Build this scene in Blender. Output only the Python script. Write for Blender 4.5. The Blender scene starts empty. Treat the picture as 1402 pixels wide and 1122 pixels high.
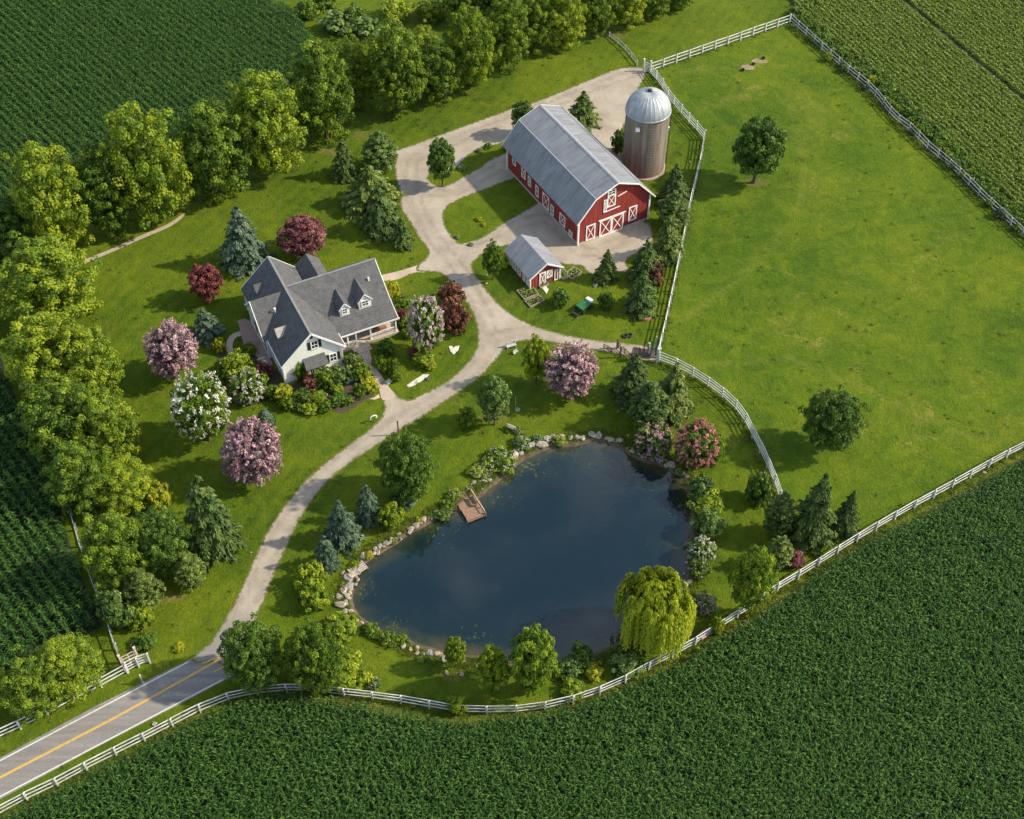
import bpy, bmesh, math, random
import numpy as np
from mathutils import Vector, Matrix
from mathutils.geometry import delaunay_2d_cdt
R = math.radians
random.seed(7); rng = np.random.default_rng(7)
scene = bpy.context.scene
COL = scene.collection

# ------------------------------------------------------------ camera, sky, sun, exposure
PITCH = R(48); FPX = 1700.0; CH = 120.0
cam = bpy.data.cameras.new('camera'); cam.sensor_width = 36; cam.lens = 36*FPX/1402
cam.clip_start = 1; cam.clip_end = 8000
co = bpy.data.objects.new('camera', cam); COL.objects.link(co)
co.location = (0, 0, CH); co.rotation_euler = (R(90)-PITCH, 0, 0)
scene.camera = co
SUN_EL, SUN_AZ = 38.0, 3.0            # elevation, angle from +X towards +Y
w = bpy.data.worlds.new('World'); scene.world = w; w.use_nodes = True
nt = w.node_tree; nt.nodes.clear()
sk = nt.nodes.new('ShaderNodeTexSky'); sk.sky_type = 'NISHITA'; sk.sun_disc = False
sk.sun_elevation = R(SUN_EL); sk.sun_rotation = R(90-SUN_AZ); sk.air_density = 1.3; sk.dust_density = 1.0
bg = nt.nodes.new('ShaderNodeBackground'); bg.inputs[1].default_value = 0.15
wo = nt.nodes.new('ShaderNodeOutputWorld')
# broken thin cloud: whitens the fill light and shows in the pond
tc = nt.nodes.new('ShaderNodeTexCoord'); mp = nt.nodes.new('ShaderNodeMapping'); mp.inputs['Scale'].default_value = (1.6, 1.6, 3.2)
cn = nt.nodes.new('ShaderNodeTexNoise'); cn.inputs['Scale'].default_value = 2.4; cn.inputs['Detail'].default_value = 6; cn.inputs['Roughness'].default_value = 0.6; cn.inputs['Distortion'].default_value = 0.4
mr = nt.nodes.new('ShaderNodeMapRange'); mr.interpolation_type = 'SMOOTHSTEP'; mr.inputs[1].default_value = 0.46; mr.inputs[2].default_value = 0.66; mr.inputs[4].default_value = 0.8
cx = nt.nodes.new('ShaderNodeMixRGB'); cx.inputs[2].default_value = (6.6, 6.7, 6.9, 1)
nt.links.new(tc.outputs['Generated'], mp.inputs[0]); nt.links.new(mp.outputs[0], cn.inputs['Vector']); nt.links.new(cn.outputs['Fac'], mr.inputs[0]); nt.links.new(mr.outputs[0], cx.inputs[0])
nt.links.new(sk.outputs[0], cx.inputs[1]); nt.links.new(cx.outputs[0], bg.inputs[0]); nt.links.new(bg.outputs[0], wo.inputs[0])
sl = bpy.data.lights.new('sun', 'SUN'); sl.energy = 4.4; sl.angle = R(1.6); sl.color = (1.0, 0.89, 0.70)
so = bpy.data.objects.new('sun', sl); COL.objects.link(so); so.location = (80, 20, 90)
sd = Vector((math.cos(R(SUN_EL))*math.cos(R(SUN_AZ)), math.cos(R(SUN_EL))*math.sin(R(SUN_AZ)), math.sin(R(SUN_EL))))
so.rotation_euler = sd.to_track_quat('Z', 'Y').to_euler()
scene.view_settings.view_transform = 'Standard'; scene.view_settings.look = 'None'
scene.view_settings.exposure = 0.56; scene.view_settings.gamma = 1
scene.render.engine = 'CYCLES'
scene.cycles.max_bounces = 6; scene.cycles.diffuse_bounces = 2; scene.cycles.glossy_bounces = 2
scene.cycles.transmission_bounces = 3; scene.cycles.transparent_max_bounces = 8

# ------------------------------------------------------------ survey: photo point -> point on the ground
SP, CP = math.sin(PITCH), math.cos(PITCH)
def at(px, py, z=0.0):
    x = (px-701)/FPX; y = -(py-561)/FPX
    r = (x, y*SP+CP, y*CP-SP); t = (z-CH)/r[2]
    return Vector((r[0]*t, r[1]*t, z))
def ppm(p):                               # picture points per metre at p, and the view's depression there
    d = p[1]*CP-(p[2]-CH)*SP
    return FPX/d, math.atan2(CH-p[2], p[1])
def flat(l, z=0.0):
    return [(at(x, y, z).x, at(x, y, z).y) for x, y in l]

# ------------------------------------------------------------ helpers
def link(o, parent=None):
    COL.objects.link(o)
    if parent: o.parent = parent
    return o
def tag(o, label=None, cat=None, group=None, kind=None):
    if label: o['label'] = label
    if cat: o['category'] = cat
    if group: o['group'] = group
    if kind: o['kind'] = kind
    return o
def empty(name, loc, rz=0.0, scale=(1, 1, 1)):
    o = bpy.data.objects.new(name, None); link(o); o.location = loc; o.rotation_euler = (0, 0, rz); o.scale = scale
    o.empty_display_size = 0.5
    return o
def copy_tree(o, parent=None):
    c = o.copy(); COL.objects.link(c)
    if parent: c.parent = parent
    for ch in KIDS.get(o.name, []):
        copy_tree(ch, c)
    return c
KIDS = {}
def add_kid(parent, ch):
    KIDS.setdefault(parent.name, []).append(ch)
class MB:
    def __init__(s): s.v = []; s.f = []
    def add(s, vs, fs):
        n = len(s.v); s.v += [tuple(p) for p in vs]; s.f += [tuple(i+n for i in f) for f in fs]; return s
    def box(s, a, b, M=None):
        x0, y0, z0 = a; x1, y1, z1 = b
        vs = [(x0,y0,z0),(x1,y0,z0),(x1,y1,z0),(x0,y1,z0),(x0,y0,z1),(x1,y0,z1),(x1,y1,z1),(x0,y1,z1)]
        if M: vs = [M @ Vector(p) for p in vs]
        return s.add(vs, [(0,3,2,1),(4,5,6,7),(0,1,5,4),(1,2,6,5),(2,3,7,6),(3,0,4,7)])
    def bar(s, p, q, w, h, up=(0, 0, 1)):
        p = Vector(p); q = Vector(q); d = (q-p).normalized(); u = Vector(up)
        a = d.cross(u)
        if a.length < 1e-4: a = d.cross(Vector((1, 0, 0)))
        a.normalize(); b = a.cross(d).normalized(); a = a*w/2; b = b*h/2
        vs = [p-a-b, p+a-b, p+a+b, p-a+b, q-a-b, q+a-b, q+a+b, q-a+b]
        return s.add(vs, [(0,1,2,3),(7,6,5,4),(0,4,5,1),(1,5,6,2),(2,6,7,3),(3,7,4,0)])
    def tube(s, pts, rad, n=8):
        rings = []
        for i, p in enumerate(pts):
            p = Vector(p); d = (Vector(pts[min(i+1, len(pts)-1)])-Vector(pts[max(i-1, 0)])).normalized()
            a = d.cross(Vector((0, 0, 1)))
            if a.length < 1e-3: a = Vector((1, 0, 0))
            a.normalize(); b = d.cross(a)
            rings.append([p+(a*math.cos(2*math.pi*k/n)+b*math.sin(2*math.pi*k/n))*rad[i] for k in range(n)])
        vs = [v for r in rings for v in r]; fs = []
        for i in range(len(pts)-1):
            for k in range(n):
                fs.append((i*n+k, i*n+(k+1)%n, (i+1)*n+(k+1)%n, (i+1)*n+k))
        fs.append(tuple(range(n))[::-1]); fs.append(tuple((len(pts)-1)*n+k for k in range(n)))
        return s.add(vs, fs)
    def lathe(s, prof, n=48):
        vs = []; fs = []
        for r, z in prof:
            vs += [(r*math.cos(2*math.pi*k/n), r*math.sin(2*math.pi*k/n), z) for k in range(n)]
        for i in range(len(prof)-1):
            for k in range(n):
                fs.append((i*n+k, i*n+(k+1)%n, (i+1)*n+(k+1)%n, (i+1)*n+k))
        return s.add(vs, fs)
    def prism(s, prof, y0, y1):            # profile in xz, extruded along y
        n = len(prof)
        vs = [(x, y0, z) for x, z in prof]+[(x, y1, z) for x, z in prof]
        fs = [tuple(range(n)), tuple(range(n, 2*n))[::-1]]+[(i, i+n, (i+1) % n+n, (i+1) % n) for i in range(n)]
        return s.add(vs, fs)
    def slab(s, a, b, c, d, t):            # a b c d counter-clockwise seen from outside, thickness t inwards
        a, b, c, d = map(Vector, (a, b, c, d)); n = (b-a).cross(c-a).normalized()*t
        return s.add([a, b, c, d, a-n, b-n, c-n, d-n], [(0,1,2,3),(7,6,5,4),(0,4,5,1),(1,5,6,2),(2,6,7,3),(3,7,4,0)])
    def build(s, name, mat, parent=None, smooth=False, bevel=0.0):
        me = bpy.data.meshes.new(name); me.from_pydata(s.v, [], s.f)
        bm = bmesh.new(); bm.from_mesh(me); bmesh.ops.recalc_face_normals(bm, faces=bm.faces)
        if smooth:
            for f in bm.faces: f.smooth = True
        bm.to_mesh(me); bm.free()
        me.materials.append(mat)
        o = bpy.data.objects.new(name, me); link(o, parent)
        if parent: add_kid(parent, o)
        if bevel:
            m = o.modifiers.new('bevel', 'BEVEL'); m.width = bevel; m.segments = 2; m.limit_method = 'ANGLE'
        return o

# ------------------------------------------------------------ materials
def mat(name):
    m = bpy.data.materials.new(name); m.use_nodes = True; t = m.node_tree
    b = t.nodes['Principled BSDF']; return m, t, b
def N(t, typ, **k):
    n = t.nodes.new(typ)
    for a, v in k.items(): setattr(n, a, v)
    return n
def noise(t, vec, scale, detail=4, rough=0.55, dist=0.0):
    n = N(t, 'ShaderNodeTexNoise'); n.inputs['Scale'].default_value = scale; n.inputs['Detail'].default_value = detail
    n.inputs['Roughness'].default_value = rough; n.inputs['Distortion'].default_value = dist
    if vec: t.links.new(vec, n.inputs['Vector'])
    return n.outputs['Fac']
def ramp(t, fac, stops):
    n = N(t, 'ShaderNodeValToRGB'); e = n.color_ramp.elements
    e[0].position, e[0].color = stops[0][0], (*stops[0][1], 1); e[1].position, e[1].color = stops[-1][0], (*stops[-1][1], 1)
    for p, c in stops[1:-1]:
        x = e.new(p); x.color = (*c, 1)
    t.links.new(fac, n.inputs[0]); return n.outputs[0]
def mix(t, fac, a, b, typ='MIX'):
    n = N(t, 'ShaderNodeMixRGB', blend_type=typ)
    for s, v in ((0, fac), (1, a), (2, b)):
        if isinstance(v, (int, float)): n.inputs[s].default_value = v
        elif isinstance(v, tuple): n.inputs[s].default_value = (*v, 1)
        else: t.links.new(v, n.inputs[s])
    return n.outputs[0]
def vmath(t, op, a, b=0.5):
    n = N(t, 'ShaderNodeMath', operation=op)
    for s, v in ((0, a), (1, b)):
        if isinstance(v, (int, float)): n.inputs[s].default_value = v
        else: t.links.new(v, n.inputs[s])
    return n.outputs[0]
def smooth(t, x, lo, hi):
    n = N(t, 'ShaderNodeMapRange', interpolation_type='SMOOTHSTEP'); n.inputs[1].default_value = lo; n.inputs[2].default_value = hi
    t.links.new(x, n.inputs[0]); return n.outputs[0]
def coord(t, out='Object', scale=None, rot=None):
    c = N(t, 'ShaderNodeTexCoord').outputs[out]
    if scale or rot:
        m = N(t, 'ShaderNodeMapping')
        if scale: m.inputs['Scale'].default_value = scale
        if rot: m.inputs['Rotation'].default_value = rot
        t.links.new(c, m.inputs[0]); c = m.outputs[0]
    return c
def bump(t, b, h, strength=0.5, dist=0.1):
    n = N(t, 'ShaderNodeBump'); n.inputs['Strength'].default_value = strength; n.inputs['Distance'].default_value = dist
    t.links.new(h, n.inputs['Height']); t.links.new(n.outputs[0], b.inputs['Normal'])
def simple(name, c, rough=0.8, metal=0.0, var=0.12, scale=3.0, bmp=0.0):
    m, t, b = mat(name); v = coord(t)
    f = noise(t, v, scale, 5)
    hi = tuple(min(1, x*(1+var)) for x in c); lo = tuple(x*(1-var*1.6) for x in c)
    t.links.new(ramp(t, f, [(0.3, lo), (0.7, hi)]), b.inputs['Base Color'])
    b.inputs['Roughness'].default_value = rough; b.inputs['Metallic'].default_value = metal
    if bmp: bump(t, b, noise(t, v, scale*6, 3), bmp, 0.03)
    return m

def grass_mat(name, dark, mid, light, straw, wander=1.0, mow=None, tracks=False):
    m, t, b = mat(name); v = coord(t)
    big = noise(t, v, 0.045, 4, 0.6, 0.6); med = noise(t, v, 0.28, 5, 0.65, 1.4); fine = noise(t, v, 2.2, 4, 0.7)
    c = ramp(t, big, [(0.38, dark), (0.5, mid), (0.62, light)])
    c2 = ramp(t, med, [(0.34, dark), (0.5, mid), (0.68, light)])
    c = mix(t, 0.55, c, c2)
    strawf = vmath(t, 'MULTIPLY', smooth(t, noise(t, v, 0.12, 6, 0.7, 1.0), 0.54, 0.74), smooth(t, noise(t, v, 0.9, 3, 0.7, 1.5), 0.42, 0.66))
    c = mix(t, vmath(t, 'MULTIPLY', strawf, 0.85*wander), c, straw)
    # blades and tufts: short streaks whose direction wanders
    w1 = noise(t, coord(t, scale=(1.1, 4.5, 1), rot=(0, 0, 0.6)), 1.0, 4, 0.7, 1.2)
    w2 = noise(t, coord(t, scale=(5.0, 1.3, 1), rot=(0, 0, -0.3)), 1.0, 4, 0.7, 1.2)
    s = mix(t, smooth(t, noise(t, v, 0.10, 2), 0.45, 0.55), w1, w2)
    c = mix(t, 1.0, c, ramp(t, s, [(0.28, (0.70, 0.74, 0.70)), (0.5, (1.0, 1.0, 1.0)), (0.74, (1.30, 1.25, 1.15))]), 'MULTIPLY')
    c = mix(t, 1.0, c, ramp(t, fine, [(0.3, (0.84, 0.86, 0.84)), (0.7, (1.15, 1.13, 1.1))]), 'MULTIPLY')
    # clumps of darker clover and broad-leaved weeds
    wd = smooth(t, noise(t, v, 0.55, 5, 0.75, 0.8), 0.60, 0.70)
    c = mix(t, vmath(t, 'MULTIPLY', wd, 0.22), c, dark)
    if mow is not None:
        wv = N(t, 'ShaderNodeTexWave', wave_type='BANDS', bands_direction='X'); wv.inputs['Scale'].default_value = 0.16
        wv.inputs['Distortion'].default_value = 1.6; wv.inputs['Detail'].default_value = 3; wv.inputs['Detail Scale'].default_value = 0.6
        t.links.new(coord(t, rot=(0, 0, mow)), wv.inputs['Vector'])
        c = mix(t, vmath(t, 'MULTIPLY', wv.outputs['Fac'], 0.22), c, light)
    if tracks:
        a = N(t, 'ShaderNodeAttribute', attribute_name='track')
        tk = vmath(t, 'MULTIPLY', a.outputs['Fac'], smooth(t, noise(t, v, 0.35, 4, 0.7), 0.38, 0.62))
        c = mix(t, vmath(t, 'MULTIPLY', tk, 0.30), c, straw)
        e = N(t, 'ShaderNodeAttribute', attribute_name='lush')
        lu = vmath(t, 'MULTIPLY', e.outputs['Fac'], smooth(t, noise(t, v, 0.5, 5, 0.7), 0.3, 0.6))
        c = mix(t, vmath(t, 'MULTIPLY', lu, 0.6), c, dark)
    t.links.new(c, b.inputs['Base Color']); b.inputs['Roughness'].default_value = 0.95
    b.inputs['Specular IOR Level'].default_value = 0.15
    h = vmath(t, 'ADD', vmath(t, 'MULTIPLY', s, 0.6), vmath(t, 'ADD', fine, vmath(t, 'MULTIPLY', noise(t, v, 6.0, 2), 0.5)))
    bump(t, b, h, 0.9, 0.22)
    return m
G_LAWN = grass_mat('lawn_grass', (0.036, 0.074, 0.004), (0.070, 0.114, 0.005), (0.125, 0.158, 0.007), (0.21, 0.175, 0.035), 0.8, mow=0.5)
G_PAST = grass_mat('pasture_grass', (0.040, 0.084, 0.004), (0.076, 0.124, 0.005), (0.132, 0.162, 0.008), (0.25, 0.21, 0.055), 1.0, tracks=True)
G_DRY = grass_mat('dry_verge', (0.06, 0.09, 0.012), (0.11, 0.125, 0.018), (0.17, 0.155, 0.035), (0.30, 0.22, 0.10), 1.3)
SOIL = simple('soil', (0.030, 0.034, 0.018), 1.0, var=0.3, scale=1.5)
EARTH = simple('bare_earth', (0.24, 0.19, 0.10), 1.0, var=0.25, scale=1.2, bmp=0.5)

def gravel_mat(name, base, dark, light, tracks=True):
    m, t, b = mat(name); v = coord(t)
    f1 = noise(t, v, 0.25, 5, 0.6, 0.5); f2 = noise(t, v, 5.0, 5, 0.7); f3 = noise(t, v, 1.1, 5, 0.6, 1.0)
    c = ramp(t, f1, [(0.3, dark), (0.5, base), (0.72, light)])
    c = mix(t, 1.0, c, ramp(t, f2, [(0.25, (0.86, 0.86, 0.86)), (0.75, (1.12, 1.11, 1.10))]), 'MULTIPLY')
    c = mix(t, 1.0, c, ramp(t, f3, [(0.3, (0.94, 0.93, 0.92)), (0.7, (1.05, 1.05, 1.05))]), 'MULTIPLY')
    if tracks:
        a = N(t, 'ShaderNodeAttribute', attribute_name='track'); e = N(t, 'ShaderNodeAttribute', attribute_name='edge')
        tr = vmath(t, 'MULTIPLY', a.outputs['Fac'], smooth(t, noise(t, v, 0.6, 4, 0.6, 0.6), 0.3, 0.62))
        c = mix(t, vmath(t, 'MULTIPLY', tr, 0.62), c, tuple(x*0.66 for x in dark))
        ta = N(t, 'ShaderNodeAttribute', attribute_name='tar')
        c = mix(t, smooth(t, vmath(t, 'ADD', ta.outputs['Fac'], vmath(t, 'MULTIPLY', vmath(t, 'SUBTRACT', noise(t, v, 0.5, 5, 0.7), 0.5), 0.9)), 0.15, 0.95), c, ramp(t, f2, [(0.3, (0.18, 0.168, 0.155)), (0.7, (0.25, 0.232, 0.212))]))
        ee = vmath(t, 'ADD', e.outputs['Fac'], vmath(t, 'MULTIPLY', vmath(t, 'SUBTRACT', noise(t, v, 1.6, 5, 0.7), 0.5), 1.3))
        g = vmath(t, 'SUBTRACT', 1.0, smooth(t, ee, 0.10, 0.42))
        c = mix(t, g, c, ramp(t, f2, [(0.3, (0.045, 0.085, 0.010)), (0.6, (0.13, 0.13, 0.04))]))
    t.links.new(c, b.inputs['Base Color']); b.inputs['Roughness'].default_value = 0.95
    b.inputs['Specular IOR Level'].default_value = 0.2
    bump(t, b, vmath(t, 'ADD', f2, f3), 0.5, 0.06)
    return m
GRAVEL = gravel_mat('gravel', (0.34, 0.295, 0.235), (0.28, 0.24, 0.19), (0.40, 0.355, 0.29))
PAVER = gravel_mat('walk_concrete', (0.42, 0.34, 0.27), (0.35, 0.28, 0.22), (0.48, 0.41, 0.33), tracks=False)

def asphalt():
    m, t, b = mat('asphalt'); v = coord(t, rot=(0, 0, -0.7)); v0 = coord(t)
    f = noise(t, v0, 8, 4, 0.7); g = noise(t, coord(t, scale=(0.12, 1.6, 1), rot=(0, 0, ROADROT)), 1.0, 5, 0.6)
    c = ramp(t, g, [(0.3, (0.155, 0.145, 0.135)), (0.7, (0.245, 0.228, 0.21))])
    c = mix(t, 1.0, c, ramp(t, f, [(0.3, (0.88, 0.88, 0.88)), (0.7, (1.12, 1.12, 1.12))]), 'MULTIPLY')
    ck = smooth(t, noise(t, v0, 0.45, 8, 0.75, 3.5), 0.485, 0.5); ck2 = vmath(t, 'SUBTRACT', 1.0, smooth(t, noise(t, v0, 0.45, 8, 0.75, 3.5), 0.505, 0.52))
    c = mix(t, vmath(t, 'MULTIPLY', vmath(t, 'MULTIPLY', ck, ck2), 0.35), c, (0.05, 0.05, 0.05))
    t.links.new(c, b.inputs['Base Color']); b.inputs['Roughness'].default_value = 0.85
    bump(t, b, f, 0.3, 0.02); return m
_r0, _r1 = at(0, 1066), at(300, 903)
ROADROT = -math.atan2(_r1.y-_r0.y, _r1.x-_r0.x)
ASPH = asphalt()
def worn_paint(name, c):
    m, t, b = mat(name); v = coord(t)
    f = smooth(t, noise(t, v, 3.0, 5, 0.75), 0.36, 0.46)
    t.links.new(mix(t, f, tuple(0.5*x+0.08 for x in c), c), b.inputs['Base Color']); b.inputs['Roughness'].default_value = 0.7
    return m
YELLOW = worn_paint('yellow_road_paint', (0.50, 0.31, 0.07)); WHITELINE = worn_paint('white_road_paint', (0.55, 0.53, 0.48))

def leaf_mat(name, dark, mid, light, trans=0.3, rough=0.6):
    m, t, b = mat(name); nt_ = t
    a = N(t, 'ShaderNodeAttribute', attribute_name='tone')
    oi = N(t, 'ShaderNodeObjectInfo')
    f = vmath(t, 'ADD', a.outputs['Fac'], vmath(t, 'MULTIPLY', vmath(t, 'SUBTRACT', oi.outputs['Random'], 0.5), 0.22))
    c = ramp(t, f, [(0.08, dark), (0.5, mid), (0.92, light)])
    t.links.new(c, b.inputs['Base Color']); b.inputs['Roughness'].default_value = rough
    b.inputs['Specular IOR Level'].default_value = 0.35
    tr = N(t, 'ShaderNodeBsdfTranslucent'); t.links.new(c, tr.inputs[0])
    mx = N(t, 'ShaderNodeMixShader'); mx.inputs[0].default_value = trans
    out = t.nodes['Material Output']
    t.links.new(b.outputs[0], mx.inputs[1]); t.links.new(tr.outputs[0], mx.inputs[2]); t.links.new(mx.outputs[0], out.inputs[0])
    return m
LEAF = {
 'lime': leaf_mat('lime_leaves', (0.085, 0.150, 0.010), (0.190, 0.280, 0.014), (0.38, 0.43, 0.022), 0.4),
 'mid': leaf_mat('green_leaves', (0.044, 0.096, 0.008), (0.110, 0.190, 0.012), (0.27, 0.36, 0.022), 0.4),
 'dark': leaf_mat('dark_leaves', (0.038, 0.088, 0.009), (0.088, 0.160, 0.014), (0.17, 0.27, 0.036), 0.35),
 'sage': leaf_mat('sage_leaves', (0.050, 0.100, 0.018), (0.120, 0.195, 0.036), (0.27, 0.37, 0.100), 0.35),
 'gold': leaf_mat('golden_leaves', (0.16, 0.19, 0.010), (0.34, 0.36, 0.014), (0.54, 0.50, 0.025), 0.35),
 'spruce': leaf_mat('spruce_needles', (0.026, 0.062, 0.010), (0.068, 0.120, 0.019), (0.16, 0.22, 0.038), 0.15),
 'olive': leaf_mat('olive_needles', (0.038, 0.074, 0.010), (0.105, 0.160, 0.022), (0.26, 0.31, 0.060), 0.15),
 'blue': leaf_mat('blue_needles', (0.028, 0.062, 0.030), (0.078, 0.130, 0.074), (0.20, 0.27, 0.16), 0.15),
 'willow': leaf_mat('willow_leaves', (0.16, 0.22, 0.012), (0.32, 0.39, 0.020), (0.48, 0.51, 0.035), 0.4),
 'maroon': leaf_mat('maroon_leaves', (0.055, 0.014, 0.014), (0.16, 0.036, 0.034), (0.30, 0.080, 0.065), 0.25),
 'wine': leaf_mat('wine_leaves', (0.08, 0.026, 0.028), (0.25, 0.080, 0.085), (0.44, 0.19, 0.18), 0.25),
 'plum': leaf_mat('plum_leaves', (0.10, 0.065, 0.075), (0.22, 0.14, 0.15), (0.34, 0.25, 0.22), 0.25),
 'brown': leaf_mat('russet_leaves', (0.065, 0.026, 0.015), (0.17, 0.068, 0.038), (0.29, 0.125, 0.065), 0.25),
 'lilac': leaf_mat('lilac_petals', (0.32, 0.16, 0.18), (0.60, 0.37, 0.41), (0.78, 0.58, 0.58), 0.3),
 'pink': leaf_mat('pink_petals', (0.32, 0.15, 0.16), (0.60, 0.36, 0.36), (0.80, 0.60, 0.56), 0.3),
 'blush': leaf_mat('blush_petals', (0.42, 0.30, 0.30), (0.66, 0.52, 0.51), (0.82, 0.74, 0.70), 0.3),
 'rose': leaf_mat('rose_petals', (0.32, 0.09, 0.09), (0.56, 0.21, 0.19), (0.70, 0.36, 0.30), 0.3),
 'white': leaf_mat('white_petals', (0.42, 0.42, 0.28), (0.64, 0.63, 0.49), (0.80, 0.78, 0.68), 0.25),
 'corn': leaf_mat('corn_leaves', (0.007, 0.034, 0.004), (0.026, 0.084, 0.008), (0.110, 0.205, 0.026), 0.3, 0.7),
 'bean': leaf_mat('bean_leaves', (0.10, 0.165, 0.020), (0.185, 0.265, 0.035), (0.31, 0.37, 0.070), 0.3),
 'grass': leaf_mat('grass_blades', (0.070, 0.115, 0.008), (0.120, 0.170, 0.012), (0.20, 0.22, 0.03), 0.25),
}
BARK = simple('bark', (0.10, 0.075, 0.055), 0.95, var=0.3, scale=6, bmp=0.6)
WHITE = simple('white_paint', (0.72, 0.71, 0.68), 0.55, var=0.06, scale=2)
FENCEW = simple('fence_white', (0.66, 0.655, 0.62), 0.65, var=0.22, scale=0.8)
FENCEG = simple('fence_weathered', (0.36, 0.37, 0.38), 0.7, var=0.2, scale=1.5)
ROCKM = [simple('pale_stone', (0.37, 0.32, 0.25), 0.9, var=0.45, scale=2.5, bmp=0.6),
         simple('grey_stone', (0.26, 0.25, 0.235), 0.9, var=0.25, scale=2.5, bmp=0.6),
         simple('tan_stone', (0.34, 0.26, 0.18), 0.9, var=0.25, scale=2.5, bmp=0.6)]
DARKM = simple('dark_metal', (0.03, 0.03, 0.032), 0.5, var=0.2)
GLASS, _t, _b = mat('window_glass'); _b.inputs['Base Color'].default_value = (0.02, 0.025, 0.03, 1); _b.inputs['Roughness'].default_value = 0.08

# ------------------------------------------------------------ sheets (ground, drive, pond ...)
def catmull(pts, n=6, closed=True):
    out = []; L = len(pts)
    rngi = range(L) if closed else range(L-1)
    for i in rngi:
        if closed: p0, p1, p2, p3 = pts[(i-1) % L], pts[i], pts[(i+1) % L], pts[(i+2) % L]
        else: p0, p1, p2, p3 = pts[max(i-1, 0)], pts[i], pts[i+1], pts[min(i+2, L-1)]
        for k in range(n):
            t = k/n
            out.append(tuple(0.5*((2*p1[j])+(-p0[j]+p2[j])*t+(2*p0[j]-5*p1[j]+4*p2[j]-p3[j])*t*t+(-p0[j]+3*p1[j]-3*p2[j]+p3[j])*t**3) for j in (0, 1)))
    if not closed: out.append(tuple(pts[-1]))
    return out
def inside_mask(P, poly):
    x, y = P[:, 0], P[:, 1]; c = np.zeros(len(P), bool); q = np.array(poly); n = len(q); j = n-1
    for i in range(n):
        xi, yi = q[i]; xj, yj = q[j]
        if yi != yj:
            c ^= ((yi > y) != (yj > y)) & (x < (xj-xi)*(y-yi)/(yj-yi)+xi)
        j = i
    return c
def seg_dist(P, poly, closed=True):
    q = np.array(poly); best = np.full(len(P), 1e9)
    rr = range(len(q)) if closed else range(len(q)-1)
    for i in rr:
        a = q[i]; b = q[(i+1) % len(q)]; d = b-a; L = (d*d).sum()+1e-12
        t = np.clip(((P-a) @ d)/L, 0, 1); e = P-(a+t[:, None]*d); best = np.minimum(best, np.sqrt((e*e).sum(1)))
    return best
def grid_in(poly, step, margin=0.3, holes=()):
    q = np.array(poly); x0, y0 = q.min(0); x1, y1 = q.max(0)
    X, Y = np.meshgrid(np.arange(x0, x1, step), np.arange(y0, y1, step)); P = np.c_[X.ravel(), Y.ravel()]
    P = P[inside_mask(P, poly)]
    for h in holes: P = P[~inside_mask(P, h)]
    return P
def sheet(name, outer, holes=(), z=0.0, m=None, step=None, kind='structure', attrs=None, parent=None):
    vs = []; es = []
    for poly in [outer]+list(holes):
        n0 = len(vs); vs += [Vector(p[:2]) for p in poly]; n = len(poly)
        es += [(n0+i, n0+(i+1) % n) for i in range(n)]
    if step:
        G = grid_in(outer, step, holes=holes)
        dd = seg_dist(G, outer)
        for h in holes: dd = np.minimum(dd, seg_dist(G, h))
        vs += [Vector(p) for p in G[dd > step*0.3]]
    r = delaunay_2d_cdt(vs, es, [], 0, 1e-5)
    V = np.array([tuple(v) for v in r[0]]); F = [f for f in r[2]]
    C = np.array([V[list(f)].mean(0) for f in F]); ok = inside_mask(C, outer)
    for h in holes: ok &= ~inside_mask(C, h)
    F = [f if True else f for f, k in zip(F, ok) if k]
    me = bpy.data.meshes.new(name); me.from_pydata([(x, y, z) for x, y in V], [], F)
    bm = bmesh.new(); bm.from_mesh(me)
    for f in bm.faces:
        if f.normal.z < 0: f.normal_flip()
    bm.to_mesh(me); bm.free()
    for k, fn in (attrs or {}).items():
        a = me.attributes.new(k, 'FLOAT', 'POINT'); P = np.array([v.co[:2] for v in me.vertices]); a.data.foreach_set('value', fn(P).astype(np.float32))
    me.materials.append(m); o = bpy.data.objects.new(name, me); link(o, parent)
    if kind and not parent: tag(o, kind=kind)
    return o
def jitter(poly, a):
    return [(x+random.uniform(-a, a), y+random.uniform(-a, a)) for x, y in poly]

pond_px = [(483,788),(503,765.4),(528,749.5),(551,733.5),(579,717.5),(601,706),(624,697),(640,686),(654,678.7),(670,665),(688,651),(702,637.6),(718,626),
 (745,613.6),(765,609),(786,608),(810,602),(834,604),(858,616),(879,628),(900,634),(921,643),(938,658),(948,682),(951,715),(950,736),(943,757),(944,780),(940,800),(930,825),
 (905,850),(880,868),(850,884),(825,895),(800,908),(770,915),(745,913),(700,911),(660,905),(642,902),(617,898),(585,891),(560,882),(522,868),(494,851),(481,834),(479,812)]
POND = jitter(catmull(flat(pond_px, -0.25), 4), 0.10)
BIG = 2600
sheet('ground', [(-BIG, -BIG), (BIG, -BIG), (BIG, BIG), (-BIG, BIG)], [POND], 0.0, G_LAWN)

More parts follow.
